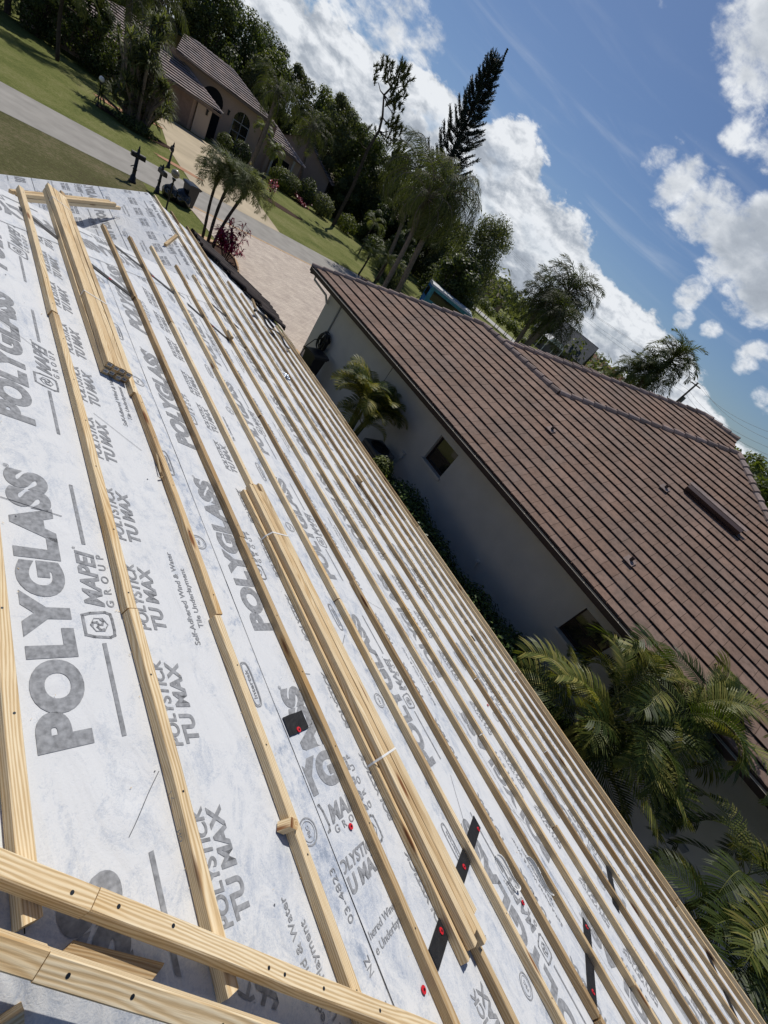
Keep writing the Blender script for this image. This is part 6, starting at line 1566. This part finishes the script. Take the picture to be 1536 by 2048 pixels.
# pandanus-like clump of spiky rosettes
t = empty('spiky_palm_clump', (9.2, 38.6, 0), 'large dark clump of spiky rosette palms by the tan driveway', 'palm clump'); R = random.Random(9); sp = MB(); b = MB()
for k in range(58):
    a = R.uniform(0, 6.283); r = R.uniform(.2, 2.5); top = Vector((r * math.cos(a), r * math.sin(a) * .8, R.uniform(.7, 4.9) * (1.15 - .35 * r / 2.5))); sp.tube([(r * .35 * math.cos(a), r * .3 * math.sin(a), 0), top * .6, top], [.11, .08, .06], 6)
    for j in range(60):
        az = R.uniform(0, 6.283); el = R.uniform(-.5, 1.3); d = Vector((math.cos(az) * math.cos(el), math.sin(az) * math.cos(el), math.sin(el))); l = R.uniform(.6, 1.05); s = d.cross(Vector((0, 0, 1))).normalized() * .035; q = top + d * l * .6; e = q + (d + Vector((0, 0, -.7))).normalized() * l * .4; rr = R.random()
        b.face([top - s * .6, top + s * .6, q + s, q - s], 0, None, rr); b.face([q - s, q + s, e], 0, None, rr)
place(t, 'trunks', sp.mesh('trunks', M_bark), Matrix.Identity(4)); place(t, 'crown', b.mesh('crown', M_leafgrey), Matrix.Identity(4))
# shrubs along the far house
R = random.Random(14)
def bush(label, base, r, mat, n, size, shell=.7, name='bush'):
    t = empty(name, base, label, 'bush'); b = MB(); leaf_cloud(b, (0, 0, r[2] * .95), r, n, size, R, shell=shell); leaf_cloud(b, (r[0] * .2, 0, r[2] * .6), (r[0] * .9, r[1] * .9, r[2] * .6), n // 3, size, R, shell=.5); place(t, 'foliage', b.mesh('foliage', mat), Matrix.Identity(4)); b = MB(); b.tube([(0, 0, 0), (0, 0, r[2])], .06, 5); place(t, 'stem', b.mesh('stem', M_barkd), Matrix.Identity(4)); return t
bush('large clipped rounded bush, bright on top, by the pinkish house columns', (25.4, 50.3, 0), (1.9, 1.0, 1.0), M_leafy, 5200, .07, .88)
bush('dark green round shrub right of the entry of the pinkish house', (18.9, 50.6, 0), (.75, .7, .8), M_leafy, 1600, .08); bush('dark shrub next to the round one, under the arched window', (20.6, 50.9, 0), (1.1, .7, .9), M_leaf, 1600, .09)
bush('dark shrub at the right end of the pinkish house', (28.0, 50.6, 0), (1.0, 1.0, 1.3), M_leaf, 1600, .12); bush('loose olive shrub below the grey gabled wall', (30.0, 50.0, 0), (1.3, 1.2, 1.1), M_leafgrey, 1500, .11); bush('yellowish shrub at the edge of the far lawn', (33.3, 49.3, 0), (1.3, 1.2, 1.0), M_leafy, 1500, .1)
bush('dark shrub right of the yellowish shrub at the lawn edge', (36.0, 46.3, 0), (1.6, 1.3, 1.0), M_leaf, 1500, .12); bush('low dark shrub where the far lawn meets the street', (32.0, 37.5, 0), (1.8, 1.6, .9), M_leaf, 1600, .11); bush('leafy shrub before the queen palm trunks', (29.5, 33.6, 0), (1.2, 1.0, 1.3), M_leafgrey, 1500, .1)
bush('shrub right of the queen palm trunks, behind the brown ridge', (33.5, 38.5, 0), (1.8, 1.4, 1.2), M_leaf, 2000, .12); bush('low plants under the spiky palm clump', (8.6, 36.6, 0), (1.3, .6, .35), M_leaf, 1000, .08, .4)
# palms beyond the brown roof
GP = 'palms beyond the brown roof'
for (pb_, pt2, d, nf, sc, l) in (((1030, 690), (1085, 610), 44, 26, 1.05, 'bushy palm in the cluster left of the far houses, lowest crown'), ((1045, 700), (1130, 590), 46, 30, 1.2, 'bushy palm in the cluster left of the far houses, highest crown'), ((1040, 700), (1108, 640), 42, 26, 1.0, 'bushy palm in the cluster left of the far houses, nearest crown')):
    trunk_palm(l, pb_, pt2, d, fB, nf + 6, sc, .22, .17, group=GP, low=-.7)
trunk_palm('royal palm with spreading crown standing against the clouds behind the ridge', (1300, 770), (1338, 722), 46, fR, 30, 1.0, .2, .15, group=GP, low=-.8, up=1.1)
for (pb_, pt2, l) in (((1262, 760), (1262, 752), 'low royal palm crown just behind the ridge, left one'), ((1292, 775), (1290, 757), 'low royal palm crown just behind the ridge, beside the pole')): trunk_palm(l, pb_, pt2, 45, fR, 22, .95, .2, .15, group=GP, low=-.6)
# distant wood along the horizon
wd = MB(); R = random.Random(3)
for k in range(150):
    az = 38 + k * .42; d = 150 + 25 * math.sin(k * .7) + R.uniform(-15, 15); a = math.radians(az); c = Vector((math.sin(a) * d, math.cos(a) * d, 0)); h = R.uniform(6.0, 9.5); rr = R.uniform(2.6, 4.6)
    leaf_cloud(wd, (c.x, c.y, h * .55), (rr, rr, h * .5), 150, .62, R, shell=.6, rb=R.uniform(.1, .7))
tag(wd.build('distant_wood', M_leafgrey), 'distant band of green trees along the horizon', 'wood', kind='stuff')
print('objects', len(bpy.data.objects), 'faces', sum(len(m.polygons) for m in bpy.data.meshes))
